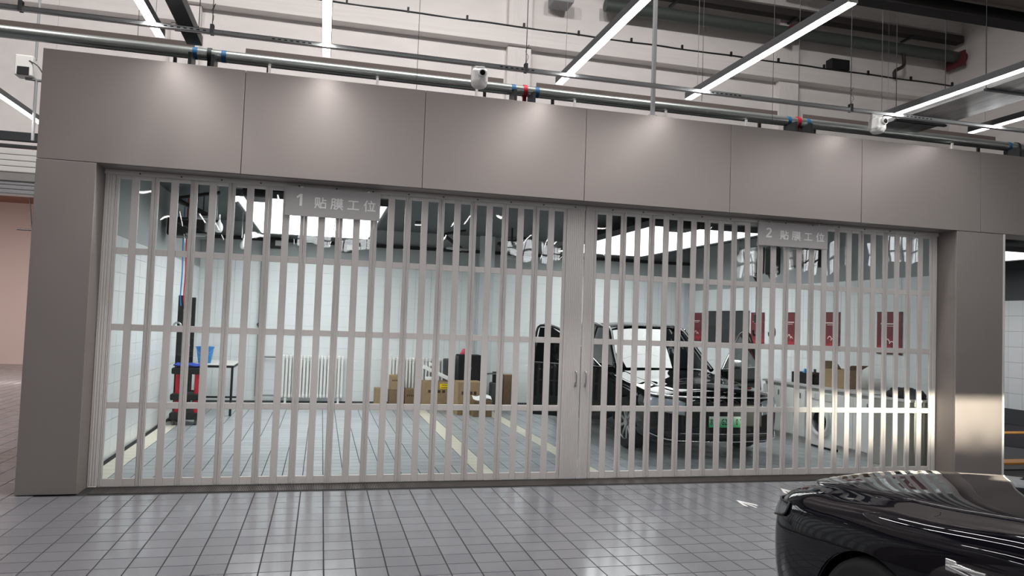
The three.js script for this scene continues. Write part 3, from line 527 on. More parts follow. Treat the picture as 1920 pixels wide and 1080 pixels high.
// ---------------------------------------------------------------- left corner of the first bay
{
  const c = thing('tool_cart', 'black shelved tool cart with red posts by the left bay wall', 'cart', [.64, 0, -4.42]);
  const shelf = (y, h, n) => mesh(n, [rb(.4, h, .44, .02, 0, y), bx(-.2, .2, y + h / 2, y + h / 2 + .015, -.22, -.19)], M.black, c);
  shelf(.77, .09, 'tray'); shelf(.40, .09, 'tray'); shelf(.13, .10, 'tray');
  for (const [x, z] of [[-.12, .12], [.14, .15], [-.12, -.14], [.14, -.14]]) mesh('post', rod(V(x, .14, z), V(x, .76, z), .035, 14), M.red, c);
  for (const [x, z] of [[-.15, .17], [.15, .17], [-.15, -.17], [.15, -.17]]) mesh('caster', [new THREE.CylinderGeometry(.04, .04, .03, 16).rotateZ(Math.PI / 2).translate(x, .04, z), rod(V(x, .05, z), V(x, .09, z), .02)], M.darkGrey, c);
  const t = new THREE.PlaneGeometry(.4, .3, 16, 12).rotateX(-Math.PI / 2), p = t.attributes.position;
  for (let i = 0; i < p.count; i++) p.setY(i, .012 + .016 * Math.abs(Math.sin(p.getX(i) * 17 + p.getZ(i) * 9)) + .01 * Math.sin(p.getZ(i) * 31));
  t.computeVertexNormals(); const lower = t.clone().translate(0, -.011, 0);
  const cl = one('cleaning_cloth', 'crumpled blue cloth on top of the tool cart', 'cloth', [t, lower], M.blueCloth); M.blueCloth.side = THREE.DoubleSide; cl.position.set(.65, .832, -4.4);
  const r1 = thing('tool_rack', 'tall black upright rack with hose fittings behind the tool cart', 'rack', [.43, 0, -4.75]);
  mesh('upright', rb(.075, 1.85, .06, .008, 0, .93), M.black, r1); mesh('arm', [rod(V(0, 1.5, 0), V(.16, 1.55, .05), .014), rod(V(0, 1.2, 0), V(.2, 1.22, 0), .012), rod(V(0, 1.0, 0), V(.2, 1.02, 0), .012)], M.black, r1);
  mesh('fitting', [new THREE.TorusGeometry(.05, .014, 8, 20).translate(-.03, 1.4, .05), rod(V(.06, 1.62, .05), V(.1, 1.78, .05), .02)], M.satin, r1); mesh('foot', rb(.16, .03, .2, .008, 0, .015), M.black, r1);
  const r2 = thing('tool_rack', 'black upright rack with a curved grey lance beside the blue bucket', 'rack', [.42, 0, -5.95]);
  mesh('upright', rb(.06, 1.85, .05, .008, 0, .925), M.black, r2); mesh('lance', tube([V(-.06, 1.8, .05), V(-.05, 1.5, .07), V(-.08, 1.25, .08), V(-.03, 1.05, .06)], .018, 20, 8), M.grey, r2); mesh('foot', rb(.16, .03, .2, .008, 0, .015), M.black, r2);
  for (const [x, m, l] of [[.44, M.blue, 'blue air hose hanging from the bay ceiling'], [.485, M.red, 'red air hose hanging from the bay ceiling']]) one('air_hose', l + ' above the tool cart', 'hose', tube([V(x, BC, -4.55), V(x, 2.6, -4.57), V(x + .005, 2.2, -4.6), V(x - .01, 1.82, -4.65), V(x, 1.7, -4.68)], .009, 30, 7), m);
  const tb = thing('work_table', 'black framed work table with a pale top by the rear wall', 'table', [.83, 0, -5.85]);
  mesh('top', rb(.66, .022, 1.25, .004, 0, .79), M.offWhite, tb);
  mesh('rim', [bx(-.335, .335, .755, .79, .6, .63), bx(-.335, .335, .755, .79, -.63, -.6), bx(-.335, -.305, .755, .79, -.6, .6), bx(.305, .335, .755, .79, -.6, .6)], M.black, tb);
  for (const [x, z] of [[-.315, .61], [.315, .61], [-.315, -.61], [.315, -.61]]) mesh('leg', rb(.035, .76, .035, .004, x, .38, z), M.black, tb);
  mesh('lower_rail', [bx(-.3, .3, .15, .18, .6, .62), bx(-.3, .3, .15, .18, -.62, -.6)], M.black, tb);
  const bk = thing('bucket', 'blue plastic bucket standing on the work table', 'bucket', [.68, .801, -5.6]);
  mesh('body', lathe([[.001, 0], [.095, 0], [.135, .25], [.142, .252], [.142, .262], [.128, .262], [.09, .01], [.001, .01]], 28), M.blue, bk); mesh('handle', tube([V(-.138, .25, 0), V(-.08, .17, .12), V(0, .14, .145), V(.08, .17, .12), V(.138, .25, 0)], .004, 20, 6), M.grey, bk);
}
// ---------------------------------------------------------------- radiators and standpipe on the rear wall
function radiator(label, x0, x1) {
  const n = Math.round((x1 - x0) / .062), r = thing('radiator', label, 'radiator', [(x0 + x1) / 2, 0, -7.04], 0, 'white column radiators on the rear wall');
  const sec = merge([rb(.044, .72, .045, .018, 0, .5, .028, 3), rb(.044, .72, .045, .018, 0, .5, -.028, 3), rb(.052, .07, .11, .02, 0, .85, 0, 3), rb(.052, .07, .11, .02, 0, .14, 0, 3)]);
  for (let i = 0; i < n; i++) { const m = mesh('section', sec, M.whitePaint, r); m.position.x = -(x1 - x0) / 2 + (i + .5) * .062; }
  for (const e of [-1, 1]) mesh('foot', bx(e * (x1 - x0) * .42 - .02, e * (x1 - x0) * .42 + .02, 0, .11, -.04, .04), M.whitePaint, r);
}
radiator('white column radiator beside the grey standpipe', 1.80, 2.92); radiator('white column radiator behind the cardboard boxes', 3.74, 4.92);
{
  const p = thing('standpipe', 'grey upright heating pipe with valves left of the radiator', 'pipe', [1.37, 0, -7.07]);
  mesh('riser', rod(V(0, .12, 0), V(0, 2.95, 0), .022, 12), M.grey, p);
  for (const y of [.14, .84]) { mesh('branch', rod(V(0, y, 0), V(.415, y, 0), .016, 10), M.grey, p); mesh('valve', [new THREE.SphereGeometry(.038, 14, 10).translate(.36, y, 0), rod(V(.36, y, 0), V(.36, y, .07), .016)], M.satin, p); }
  mesh('valve', [new THREE.SphereGeometry(.042, 14, 10).translate(0, 1.42, 0), rod(V(0, 1.42, 0), V(0, 1.42, .08), .018)], M.darkGrey, p);
}
// ---------------------------------------------------------------- boxes and kit along the rear wall
function carton(label, x0, x1, y0, y1, z, d, mat = M.card, turn = 0, marks = true) {
  const b = thing('cardboard_box', label, 'box', [(x0 + x1) / 2, y0, z], turn), w = x1 - x0, h = y1 - y0;
  mesh('body', rb(w, h, d, .006, 0, h / 2), mat, b);
  mesh('flap', [bx(-w / 2 + .003, w / 2 - .003, h, h + .004, .002, d / 2 - .003), bx(-w / 2 + .003, w / 2 - .003, h, h + .004, -d / 2 + .003, -.002)], mat, b);
  mesh('tape', [bx(-w / 2, w / 2, h + .003, h + .0052, -.025, .025)], std('#b99a6c', .4), b);
  if (marks) mesh('printed_marks', [0, 1, 2, 3].map(i => bx(-w * .36 + i * w * .16, -w * .26 + i * w * .16, h * .62, h * .72, d / 2, d / 2 + .0008)), M.cardInk, b);
  return b;
}
carton('small cardboard box farthest from the black equipment case', 3.47, 3.64, 0, .34, -6.65, .22, M.card, .05, false);
carton('cardboard box at the foot of a two-box stack', 3.73, 3.97, 0, .31, -6.7, .3, M.cardDark, 0, false);
carton('cardboard box stacked on another with a dark open top', 3.74, 3.96, .317, .57, -6.7, .28, M.card, .03);
carton('cardboard box between the two-box stack and the tall printed box', 4.02, 4.25, 0, .33, -6.65, .3, M.cardDark, -.04);
carton('tall printed cardboard box under the white foam', 4.31, 4.84, 0, .5, -6.35, .4, M.card, 0);
carton('large cardboard box standing in front of the black crate', 4.79, 5.25, 0, .56, -5.72, .42, M.card, .08);
carton('dark brown cardboard box beside the open car door', 5.87, 6.15, 0, .62, -6.7, .3, M.cardDark, 0, false);
{
  const f = thing('foam_packaging', 'white foam packing bar slanting over the tall printed box', 'foam', [4.55, .655, -6.28]);
  const g = thing('warning_tape', 'yellow tape strip hanging over the tall printed box', 'tape', [4.69, .43, -6.143]);
  mesh('bar', rb(.56, .07, .1, .012).rotateZ(-.42), M.foam, f); mesh('block', [rb(.12, .06, .1, .01, -.14, -.1, .0), rb(.1, .06, .1, .01, -.03, -.117, 0), rb(.1, .05, .1, .01, -.13, .13, -.01).rotateZ(-.2)], M.foam, f);
  mesh('strip', rb(.2, .09, .003, .001), M.yellow, g); mesh('printed_line', [bx(-.06, .04, .015, .025, .0015, .0022), bx(-.08, .07, -.025, -.015, .0015, .0022)], M.cardInk, g);
  const bn = thing('waste_bin', 'tall dark grey bin standing before the second radiator', 'bin', [4.86, 0, -6.85]); mesh('body', [new THREE.CylinderGeometry(.115, .09, .86, 22).translate(0, .43, 0)], M.darkGrey, bn); mesh('lid', [new THREE.CylinderGeometry(.11, .12, .035, 22).translate(0, .875, 0)], M.darkGrey, bn);
  const cr = thing('equipment_case', 'tall black equipment case behind the large cardboard box', 'case', [5.15, 0, -6.4]); mesh('shell', rb(.43, 1.0, .34, .02, 0, .5), M.blackSoft, cr); mesh('corner_guard', [rb(.03, .5, .36, .008, .205, .72), rb(.03, .5, .36, .008, -.205, .72)], M.black, cr); mesh('latch', rb(.06, .04, .02, .004, 0, .75, .175), M.darkGrey, cr);
  one('red_pouch', 'small rosy cloth pouch on top of the black equipment case', 'pouch', [new THREE.SphereGeometry(.06, 16, 12).scale(1, .95, .9).translate(5.06, 1.055, -6.36), rb(.09, .04, .08, .015, 5.02, 1.02, -6.34)], M.pink);
  const pp = new THREE.PlaneGeometry(.33, .2, 14, 8).rotateX(-Math.PI / 2 + .25), q = pp.attributes.position; for (let i = 0; i < q.count; i++) q.setY(i, q.getY(i) + .02 * Math.sin(q.getX(i) * 21) + .012 * Math.cos(q.getZ(i) * 25)); pp.computeVertexNormals();
  const fw = std('#f4f4f2', .8, 0, { side: THREE.DoubleSide }), pk = thing('cardboard_box', 'low cardboard tray in front of the large box holding crumpled paper', 'box', [5.2, 0, -5.35]); mesh('body', rb(.32, .26, .24, .008, 0, .13), M.cardDark, pk); mesh('lid', rb(.33, .02, .25, .006, 0, .262), M.cardDark, pk);
  const pa = one('crumpled_paper', 'crumpled white paper lying on the low cardboard tray', 'paper', [pp, pp.clone().translate(0, .004, 0)], fw); pa.position.set(5.19, .33, -5.34);
  const mc = thing('polishing_machine', 'dark upright machine with a chrome arm beside the rear pier', 'machine', [5.66, 0, -6.3]); mesh('body', rb(.2, .5, .26, .03, 0, .25), M.darkGrey, mc); mesh('column', rb(.12, .2, .14, .02, 0, .6), M.black, mc); mesh('arm', [rod(V(-.24, .66, .12), V(.06, .68, .12), .016), rod(V(.06, .68, .12), V(.1, .58, .12), .016), rod(V(0, .66, .05), V(0, .67, .12), .016)], M.chrome, mc);
}
// ---------------------------------------------------------------- posters and board on the right bay wall
function posterTex(k) {
  const c = document.createElement('canvas'); c.width = 128; c.height = 192; const x = c.getContext('2d');
  x.fillStyle = '#6c0f1c'; x.fillRect(0, 0, 128, 192); x.fillStyle = '#7d1420'; x.fillRect(0, 118, 128, 74);
  x.fillStyle = '#e8d8d2'; x.fillRect(20, 50, 88, 6); x.fillRect(38, 62, 52, 3);
  x.strokeStyle = '#f2e6e0'; x.lineWidth = 5; x.beginPath(); x.arc(52 + k * 6, 138, 14, Math.PI, 0); x.stroke(); x.beginPath(); x.arc(78, 146, 11, Math.PI, 0); x.stroke();
  x.fillStyle = '#b0202c'; for (let i = 0; i < 5; i++) { x.beginPath(); x.arc(16 + i * 24, 166 + (i % 2) * 8, 12, 0, 7); x.fill(); }
  const t = new THREE.CanvasTexture(c); t.colorSpace = THREE.SRGBColorSpace; return t;
}
[[-6.93, -6.56, 'behind the parked car'], [-4.74, -4.33, 'behind the tool balancer hooks'], [-3.72, -3.42, 'above the dark box on the cabinets'], [-2.76, -2.36, 'above the open cardboard box'], [-1.58, -1.12, 'above the dark bag']].forEach(([a, b, w], i) => {
  const p = thing('poster', `dark red printed poster on the white tiled wall ${w}`, 'poster', [RW - .012, 1.67, (a + b) / 2], -Math.PI / 2);
  mesh('sheet', new THREE.BoxGeometry(b - a, .56, .006), [M.red, M.red, M.red, M.red, std('#ffffff', .45, 0, { map: posterTex(i % 2) }), M.red][4], p);
  mesh('edge', [bx((a - b) / 2 - .006, (b - a) / 2 + .006, .28, .29, -.004, .005), bx((a - b) / 2 - .006, (b - a) / 2 + .006, -.29, -.28, -.004, .005)], M.black, p);
});
{
  const b = thing('wall_board', 'large glossy black board on the white tiled wall beside a poster', 'board', [RW - .02, 1.67, -5.53], -Math.PI / 2);
  mesh('panel', rb(1.44, .62, .016, .004), M.blackGloss, b); mesh('frame', [bx(-.73, .73, .31, .325, -.01, .014), bx(-.73, .73, -.325, -.31, -.01, .014)], M.black, b);
}
// ---------------------------------------------------------------- cabinets and washing machine along the right wall
{
  const unit = (label, z0, z1, doors) => {
    const c = thing('base_cabinet', label, 'cabinet', [9.69, 0, (z0 + z1) / 2], -Math.PI / 2); const w = z1 - z0;
    mesh('carcass', bx(-w / 2 + .003, w / 2 - .003, .1, .8, -.29, .28), M.white, c); mesh('plinth', bx(-w / 2, w / 2, 0, .1, -.26, .24), M.offWhite, c);
    for (let k = 0; k < doors; k++) { const d = mesh('door', rbx(-w / 2 + k * w / doors + .004, -w / 2 + (k + 1) * w / doors - .004, .11, .79, .282, .3, .003), M.whitePaint, c); mesh('handle', rod(V(-w / 2 + (k + .8) * w / doors, .66, .31), V(-w / 2 + (k + .8) * w / doors, .74, .31), .006), M.darkGrey, d); }
  };
  unit('white base cabinet at the rear end of the counter', -3.4, -2.32, 2); unit('white base cabinet between the washing machine and the sink unit', -1.66, -.95, 2);
  one('worktop', 'pale grey worktop running over the cabinets and washing machine', 'worktop', [rbx(9.37, 9.985, .84, .875, -3.4, -.95, .006)], std('#c9c8c6', .3));
  one('worktop_rail', 'white support rail beneath the pale grey worktop', 'rail', [bx(9.42, 9.98, .8, .84, -3.38, -.96)], M.offWhite);
  const w = thing('washing_machine', 'white front-loading washing machine with a dark round door', 'washing machine', [9.69, 0, -1.99], -Math.PI / 2);
  mesh('body', rb(.6, .77, .56, .012, 0, .415), M.whitePaint, w); mesh('plinth', bx(-.29, .29, .0, .045, -.26, .25), M.black, w);
  const d = mesh('door', new THREE.TorusGeometry(.19, .038, 12, 36).translate(0, .38, .285), M.white, w);
  mesh('door_glass', new THREE.SphereGeometry(.175, 24, 12, 0, Math.PI * 2, 0, Math.PI / 2).scale(1, .35, 1).rotateX(Math.PI / 2).translate(0, .38, .275), M.glassDark, d);
  mesh('control_panel', rb(.57, .1, .012, .004, 0, .73, .284), M.offWhite, w); mesh('knob', new THREE.CylinderGeometry(.03, .032, .025, 20).rotateX(Math.PI / 2).translate(.04, .73, .3), M.satin, w); mesh('drawer', rb(.15, .07, .008, .003, -.19, .73, .293), M.white, w);
  const s = thing('sink_unit', 'pale grey sink unit beside the door reveal', 'sink unit', [9.69, 0, -.66], -Math.PI / 2);
  mesh('panel', rbx(-.27, .27, 0, .83, -.28, .3, .006), std('#a9a7a0', .5), s); mesh('rim', rbx(-.28, .28, .83, .86, -.29, .31, .008), M.offWhite, s);
  const bg = thing('bag', 'slumped dark blue bag lying on the sink unit', 'bag', [9.66, .862, -.68], 0), sg = new THREE.SphereGeometry(1, 28, 18), p = sg.attributes.position;
  for (let i = 0; i < p.count; i++) { const x = p.getX(i), y = p.getY(i), z = p.getZ(i), n = 1 + .08 * Math.sin(x * 9 + z * 5) + .05 * Math.sin(z * 13 + y * 4); p.setXYZ(i, x * .2 * n, Math.max(-.3, y) * .095 * n + .03, z * .26 * n); }
  sg.computeVertexNormals(); mesh('body', sg, std('#14151f', .8), bg); mesh('strap', tube([V(-.12, .1, -.12), V(-.2, .06, 0), V(-.12, .1, .12)], .012, 14, 6), M.black, bg);
  const ob = thing('cardboard_box', 'open cardboard box with raised flaps on the worktop', 'box', [9.66, .875, -1.86], .1);
  mesh('body', [bx(-.15, .15, 0, .006, -.19, .19), bx(-.15, -.144, 0, .26, -.19, .19), bx(.144, .15, 0, .26, -.19, .19), bx(-.15, .15, 0, .26, -.19, -.184), bx(-.15, .15, 0, .26, .184, .19)], M.card, ob);
  for (const [e, a] of [[-1, .8], [1, .5]]) mesh('flap', box(.3, .005, .14, 0, 0, e * .07).rotateX(-e * a).translate(0, .26, e * .19), M.cardDark, ob);
  const db = thing('storage_box', 'dark open storage crate with bottles on the worktop', 'crate', [9.66, .875, -2.55], 0);
  mesh('body', [bx(-.16, .16, 0, .01, -.26, .26), bx(-.16, -.15, 0, .16, -.26, .26), bx(.15, .16, 0, .16, -.26, .26), bx(-.16, .16, 0, .16, -.26, -.25), bx(-.16, .16, 0, .16, .25, .26)], M.black, db);
  one('bottle', 'short blue bottle standing in the dark storage crate', 'bottle', lathe([[.001, 0], [.04, 0], [.042, .13], [.02, .17], [.016, .2], [.001, .2]], 16).translate(9.64, .886, -2.68), M.blue); one('bottle', 'brown bottle standing in the dark storage crate', 'bottle', lathe([[.001, 0], [.045, 0], [.046, .12], [.02, .17], [.018, .21], [.001, .21]], 16).translate(9.62, .886, -2.42), M.cardInk);
}

// ---------------------------------------------------------------- cars
const lerpT = (t, x) => { if (x <= t[0][0]) return t[0][1]; for (let i = 1; i < t.length; i++) if (x <= t[i][0]) { const u = (x - t[i - 1][0]) / (t[i][0] - t[i - 1][0]), s = u * u * (3 - 2 * u); return t[i - 1][1] + (t[i][1] - t[i - 1][1]) * (.5 * u + .5 * s); } return t[t.length - 1][1]; };
const cl = (v, a = 0, b = 1) => Math.max(a, Math.min(b, v));
const HALF = .94;
const TOPT = [[-1.0, .862], [-.8, .875], [-.5, .91], [0, .955], [.75, 1.03], [1.2, 1.05], [3.0, 1.09], [3.5, 1.07], [3.8, 1.0]];
function section(z) {                                 // half outline of the lower body at z (nose at -0.92, tail at 3.8)
  const u = cl((-.62 - z) / .38), n = Math.pow(1 - Math.pow(u, 5.5), 1 / 2.6), r = cl((z - 3.35) / .45), m = Math.pow(1 - Math.pow(r, 3), 1 / 2.4), k = Math.min(n, m), mid = .5;
  const yt = mid + (lerpT(TOPT, z) - mid) * Math.max(k, .45), yb = mid - (mid - .2) * Math.max(Math.pow(k, .6), .62);
  const v = cl((.35 - z) / 1.35), q = cl((z - 2.7) / 1.1), w = HALF * (1 - .72 * Math.pow(v, 12)) * (1 - .22 * Math.pow(q, 3)), ys = yt - .08;
  const L = (a, b, t) => a + (b - a) * t;
  return [[.84 * w, yb], [.94 * w, yb + .035], [.985 * w, L(yb, ys, .3)], [1.0 * w, L(yb, ys, .55)], [.995 * w, L(yb, ys, .78)], [.965 * w, L(yb, ys, .92)], [.91 * w, ys], [.80 * w, ys + .030], [.68 * w, yt - .026], [.45 * w, yt - .004], [.2 * w, yt + .009], [0, yt + .012]];
}
function ring(z, seg = 44) {                          // full closed-top outline, left sill to right sill
  const h = section(z), pts = [...h.map(p => V(-p[0], p[1], 0)), ...h.slice(0, -1).reverse().map(p => V(p[0], p[1], 0))];
  const c = new THREE.CatmullRomCurve3(pts, false, 'centripetal'); return Array.from({ length: seg * 2 + 1 }, (_, i) => c.getPoint(i / (seg * 2)).setZ(z));
}
function gridGeo(rows) {
  const n = rows[0].length, P = [], I = []; rows.forEach(r => r.forEach(p => P.push(p.x, p.y, p.z)));
  for (let j = 0; j + 1 < rows.length; j++) for (let i = 0; i + 1 < n; i++) { const a = j * n + i, b = a + 1, c = a + n, d = c + 1; I.push(a, c, b, b, c, d); }
  const g = new THREE.BufferGeometry(); g.setAttribute('position', new THREE.Float32BufferAttribute(P, 3)); g.setIndex(I); g.computeVertexNormals();
  g.setAttribute('uv', new THREE.BufferAttribute(new Float32Array(P.length / 3 * 2), 2)); return g;
}
const zs = [...Array.from({ length: 26 }, (_, i) => -1.0 + .7 * (1 - Math.cos(i / 25 * Math.PI / 2))), ...Array.from({ length: 26 }, (_, i) => -.3 + .13 * (i + 1)), ...Array.from({ length: 16 }, (_, i) => 3.08 + .72 * Math.sin((i + 1) / 16 * Math.PI / 2))];
function shellGeo() {
  const rows = zs.map(z => ring(z)), n = rows[0].length, g = gridGeo(rows), pos = [...g.attributes.position.array], nor = [...g.attributes.normal.array], idx = [...g.index.array];
  const last = rows.length - 1;                       // floor and end caps
  const add = (p, nn) => { pos.push(p.x, p.y, p.z); nor.push(...nn); return pos.length / 3 - 1; };
  for (let j = 0; j < last; j++) { const a = add(rows[j][0], [0, -1, 0]), b = add(rows[j + 1][0], [0, -1, 0]), c = add(rows[j][n - 1], [0, -1, 0]), d = add(rows[j + 1][n - 1], [0, -1, 0]); idx.push(a, c, b, b, c, d); }
  for (const [r, s] of [[rows[0], -1], [rows[last], 1]]) { const c = add(V(0, .5, r[0].z), [0, 0, s]), ids = r.map(p => add(p, [0, 0, s])); for (let i = 0; i < n; i++) { const a = ids[i], b = ids[(i + 1) % n]; s < 0 ? idx.push(c, a, b) : idx.push(c, b, a); } }
  const o = new THREE.BufferGeometry(); o.setAttribute('position', new THREE.Float32BufferAttribute(pos, 3)); o.setAttribute('normal', new THREE.Float32BufferAttribute(nor, 3)); o.setAttribute('uv', new THREE.BufferAttribute(new Float32Array(pos.length / 3 * 2), 2)); o.setIndex(idx); return o;
}
let SHELL;
{
  const ev = new Evaluator(); ev.attributes = ['position', 'normal', 'uv']; ev.useGroups = false;
  let b = new Brush(shellGeo()); b.updateMatrixWorld();
  for (const z of [0, 2.86]) for (const s of [-1, 1]) { const c = new Brush(new THREE.CylinderGeometry(.375, .375, .5, 48).rotateZ(Math.PI / 2).translate(s * .9, .34, z)); c.updateMatrixWorld(); b = ev.evaluate(b, c, SUBTRACTION); }
  SHELL = clean(b.geometry);
}
function hoodGeo() {                                  // bonnet skin standing a little proud of the wings, with its own edge
  const Z = Array.from({ length: 34 }, (_, i) => -.86 + 1.59 * i / 33), out = [];
  Z.forEach((z, k) => { const r = ring(z, 60), n = r.length, a = Math.round(n * .345), b = n - 1 - a, row = r.slice(a, b + 1).map(p => p.clone().add(V(0, .007, k === 0 ? -.002 : 0))); row.unshift(r[a].clone().add(V(-.001, -.004, 0))); row.push(r[b].clone().add(V(.001, -.004, 0))); out.push(row); });
  out.unshift(out[0].map(p => p.clone().add(V(0, -.012, -.002)))); out.push(out[out.length - 1].map(p => p.clone().add(V(0, -.012, .002))));
  return gridGeo(out);
}
const HOOD = hoodGeo();
// the headlamp wraps round the nose: a piece of the body surface between two heights
function skinPoint(s, z, y, off) {
  const r = ring(z, 60).slice(0, 61); let best = null; y = Math.min(y, section(z)[6][1] - .006);
  for (let i = 1; i < r.length; i++) if (r[i - 1].y <= y && r[i].y >= y && r[i].y > r[i - 1].y) { const u = (y - r[i - 1].y) / (r[i].y - r[i - 1].y); best = r[i - 1].clone().lerp(r[i], u); break; }
  best ??= r[30].clone(); const a = Math.pow(cl((-.45 - z) / .54), 2), d = V(-Math.cos(a * 1.4), .15, -Math.sin(a * 1.4)).normalize(); best.addScaledVector(d, off); return V(-s * best.x, best.y, best.z);
}
const LZ = Array.from({ length: 22 }, (_, i) => -.99 + .38 * Math.pow(i / 21, 1.8));
const lampY = (z, t) => { const a = cl((z + .99) / .38); const lo = .635 + .09 * a, hi = .745 + .035 * a; return lo + (hi - lo) * t; };
const lampSkin = (s, off, lo = 0) => gridGeo(LZ.map(z => { const row = Array.from({ length: 9 }, (_, j) => skinPoint(s, z, lampY(z, lo + (1 - lo) * j / 8), off)); return s < 0 ? row : row.reverse(); }));
const lampRim = (s, lo = 0) => [...LZ.map(z => skinPoint(s, z, lampY(z, lo), .01)), ...LZ.slice().reverse().map(z => skinPoint(s, z, lampY(z, 1), .01)), skinPoint(s, LZ[0], lampY(LZ[0], lo), .01)];
function patch(rows, n = 10) { return gridGeo(rows.map(r => { const c = new THREE.CatmullRomCurve3(r); return Array.from({ length: n + 1 }, (_, i) => c.getPoint(i / n)); })); }
const wheelParts = (() => {
  const tyre = lathe([[.225, -.1], [.3, -.112], [.335, -.1], [.345, -.06], [.346, 0], [.345, .06], [.335, .1], [.3, .112], [.225, .1]], 48).rotateZ(Math.PI / 2);
  const sp = [lathe([[.22, -.09], [.232, -.1], [.232, .1], [.22, .09], [.215, 0], [.22, -.09]], 40).rotateZ(Math.PI / 2)];
  for (let k = 0; k < 10; k++) sp.push(rb(.02, .2, .04, .006, .06, .125, 0).rotateX(k * Math.PI / 5)); sp.push(new THREE.CylinderGeometry(.06, .06, .05, 20).rotateZ(Math.PI / 2).translate(.06, 0, 0));
  return [tyre, merge(sp)];
})();
function plateTex() {
  const c = document.createElement('canvas'); c.width = 480; c.height = 140; const x = c.getContext('2d'), g = x.createLinearGradient(0, 0, 0, 140);
  g.addColorStop(0, '#eef6ef'); g.addColorStop(.45, '#9fdfb4'); g.addColorStop(1, '#2fae68'); x.fillStyle = g; x.fillRect(0, 0, 480, 140);
  x.strokeStyle = '#0d1a12'; x.fillStyle = '#0d1a12'; x.lineWidth = 8; x.lineCap = 'square';
  for (const [a, b, d, e] of GLYPH.jing) { x.beginPath(); x.moveTo(14 + a * .48, 28 + b * .86); x.lineTo(14 + d * .48, 28 + e * .86); x.stroke(); }
  x.font = 'bold 104px sans-serif'; x.textAlign = 'center';
  for (const [t, f] of [['A', .2], ['G', .41], ['2', .495], ['0', .585], ['0', .815], ['7', .93]]) { x.save(); x.translate(480 * f, 108); x.scale(.62, 1); x.fillText(t, 0, 0); x.restore(); }
  const t = new THREE.CanvasTexture(c); t.colorSpace = THREE.SRGBColorSpace; return t;
}
function car(label, pos, turn, o = {}) {
  const paint = o.paint ?? M.paint, c = thing('car', label, 'car', pos, turn);
  const body = mesh('body', SHELL, paint, c); mesh('bonnet', HOOD, paint, c);
  for (const s of [-1, 1]) for (const z of [0, 2.86]) {
    mesh('arch_lip', new THREE.TorusGeometry(.383, .013, 8, 40, Math.PI).rotateY(Math.PI / 2).translate(s * (z ? .925 : .922), .34, z), paint, c);
    const t = mesh('tyre', wheelParts[0], M.rubber, c), r = mesh('rim', wheelParts[1], M.satin, t); t.position.set(s * .82, .346, z); if (s < 0) t.rotation.y = Math.PI;
  }
  // cabin
  const wsT = 1.42, wsY = 1.63;
  mesh('windscreen', patch([[V(-.74, 1.03, .74), V(-.4, 1.045, .6), V(0, 1.05, .55), V(.4, 1.045, .6), V(.74, 1.03, .74)], [V(-.69, 1.24, .98), V(-.36, 1.26, .86), V(0, 1.265, .82), V(.36, 1.26, .86), V(.69, 1.24, .98)], [V(-.64, 1.45, 1.24), V(-.33, 1.47, 1.14), V(0, 1.475, 1.1), V(.33, 1.47, 1.14), V(.64, 1.45, 1.24)], [V(-.59, 1.60, wsT), V(-.3, 1.63, wsT - .08), V(0, 1.635, wsT - .1), V(.3, 1.63, wsT - .08), V(.59, 1.60, wsT)]], 16), M.glassDark, c);
  mesh('roof', patch([[V(-.62, 1.58, 1.38), V(-.3, 1.64, 1.31), V(0, 1.65, 1.29), V(.3, 1.64, 1.31), V(.62, 1.58, 1.38)], [V(-.64, 1.62, 1.8), V(-.32, 1.69, 1.8), V(0, 1.70, 1.8), V(.32, 1.69, 1.8), V(.64, 1.62, 1.8)], [V(-.64, 1.61, 2.6), V(-.32, 1.68, 2.6), V(0, 1.69, 2.6), V(.32, 1.68, 2.6), V(.64, 1.61, 2.6)], [V(-.6, 1.5, 3.25), V(-.3, 1.57, 3.3), V(0, 1.58, 3.32), V(.3, 1.57, 3.3), V(.6, 1.5, 3.25)]], 16), o.roof ?? paint, c);
  mesh('rear_window', patch([[V(-.6, 1.5, 3.25), V(0, 1.56, 3.32), V(.6, 1.5, 3.25)], [V(-.68, 1.06, 3.62), V(0, 1.06, 3.72), V(.68, 1.06, 3.62)]], 8), M.glassDark, c);
  for (const s of [-1, 1]) {
    mesh('side_window', patch([[V(s * .78, 1.05, .8), V(s * .8, 1.07, 1.8), V(s * .8, 1.08, 2.7), V(s * .72, 1.06, 3.55)], [V(s * .62, 1.58, 1.4), V(s * .64, 1.62, 1.8), V(s * .64, 1.61, 2.6), V(s * .61, 1.5, 3.22)]], 12), M.glassDark, c);
    mesh('pillar', [tube([V(s * .76, 1.02, .7), V(s * .7, 1.27, 1.02), V(s * .62, 1.59, 1.4), V(s * .645, 1.63, 1.9), V(s * .64, 1.61, 2.6), V(s * .61, 1.5, 3.25), V(s * .7, 1.05, 3.6)], .036, 40, 8), tube([V(s * .79, 1.06, 1.9), V(s * .64, 1.62, 1.85)], .03, 8, 8)], paint, c);
    mesh('roof_rail', tube([V(s * .66, 1.6, 1.38), V(s * .68, 1.66, 1.8), V(s * .68, 1.65, 2.6), V(s * .64, 1.55, 3.15)], .014, 24, 6), M.chrome, c);
    if (!o.doors) mesh('wing_mirror', [rb(.24, .15, .13, .05, s * 1.04, 1.13, .95, 4), rod(V(s * .85, 1.06, .95), V(s * 1.0, 1.1, .95), .02)], paint, c);
    mesh('sill', rbx(s * .87 - .03, s * .87 + .03, .18, .26, .42, 2.44, .01), M.black, c);
  }
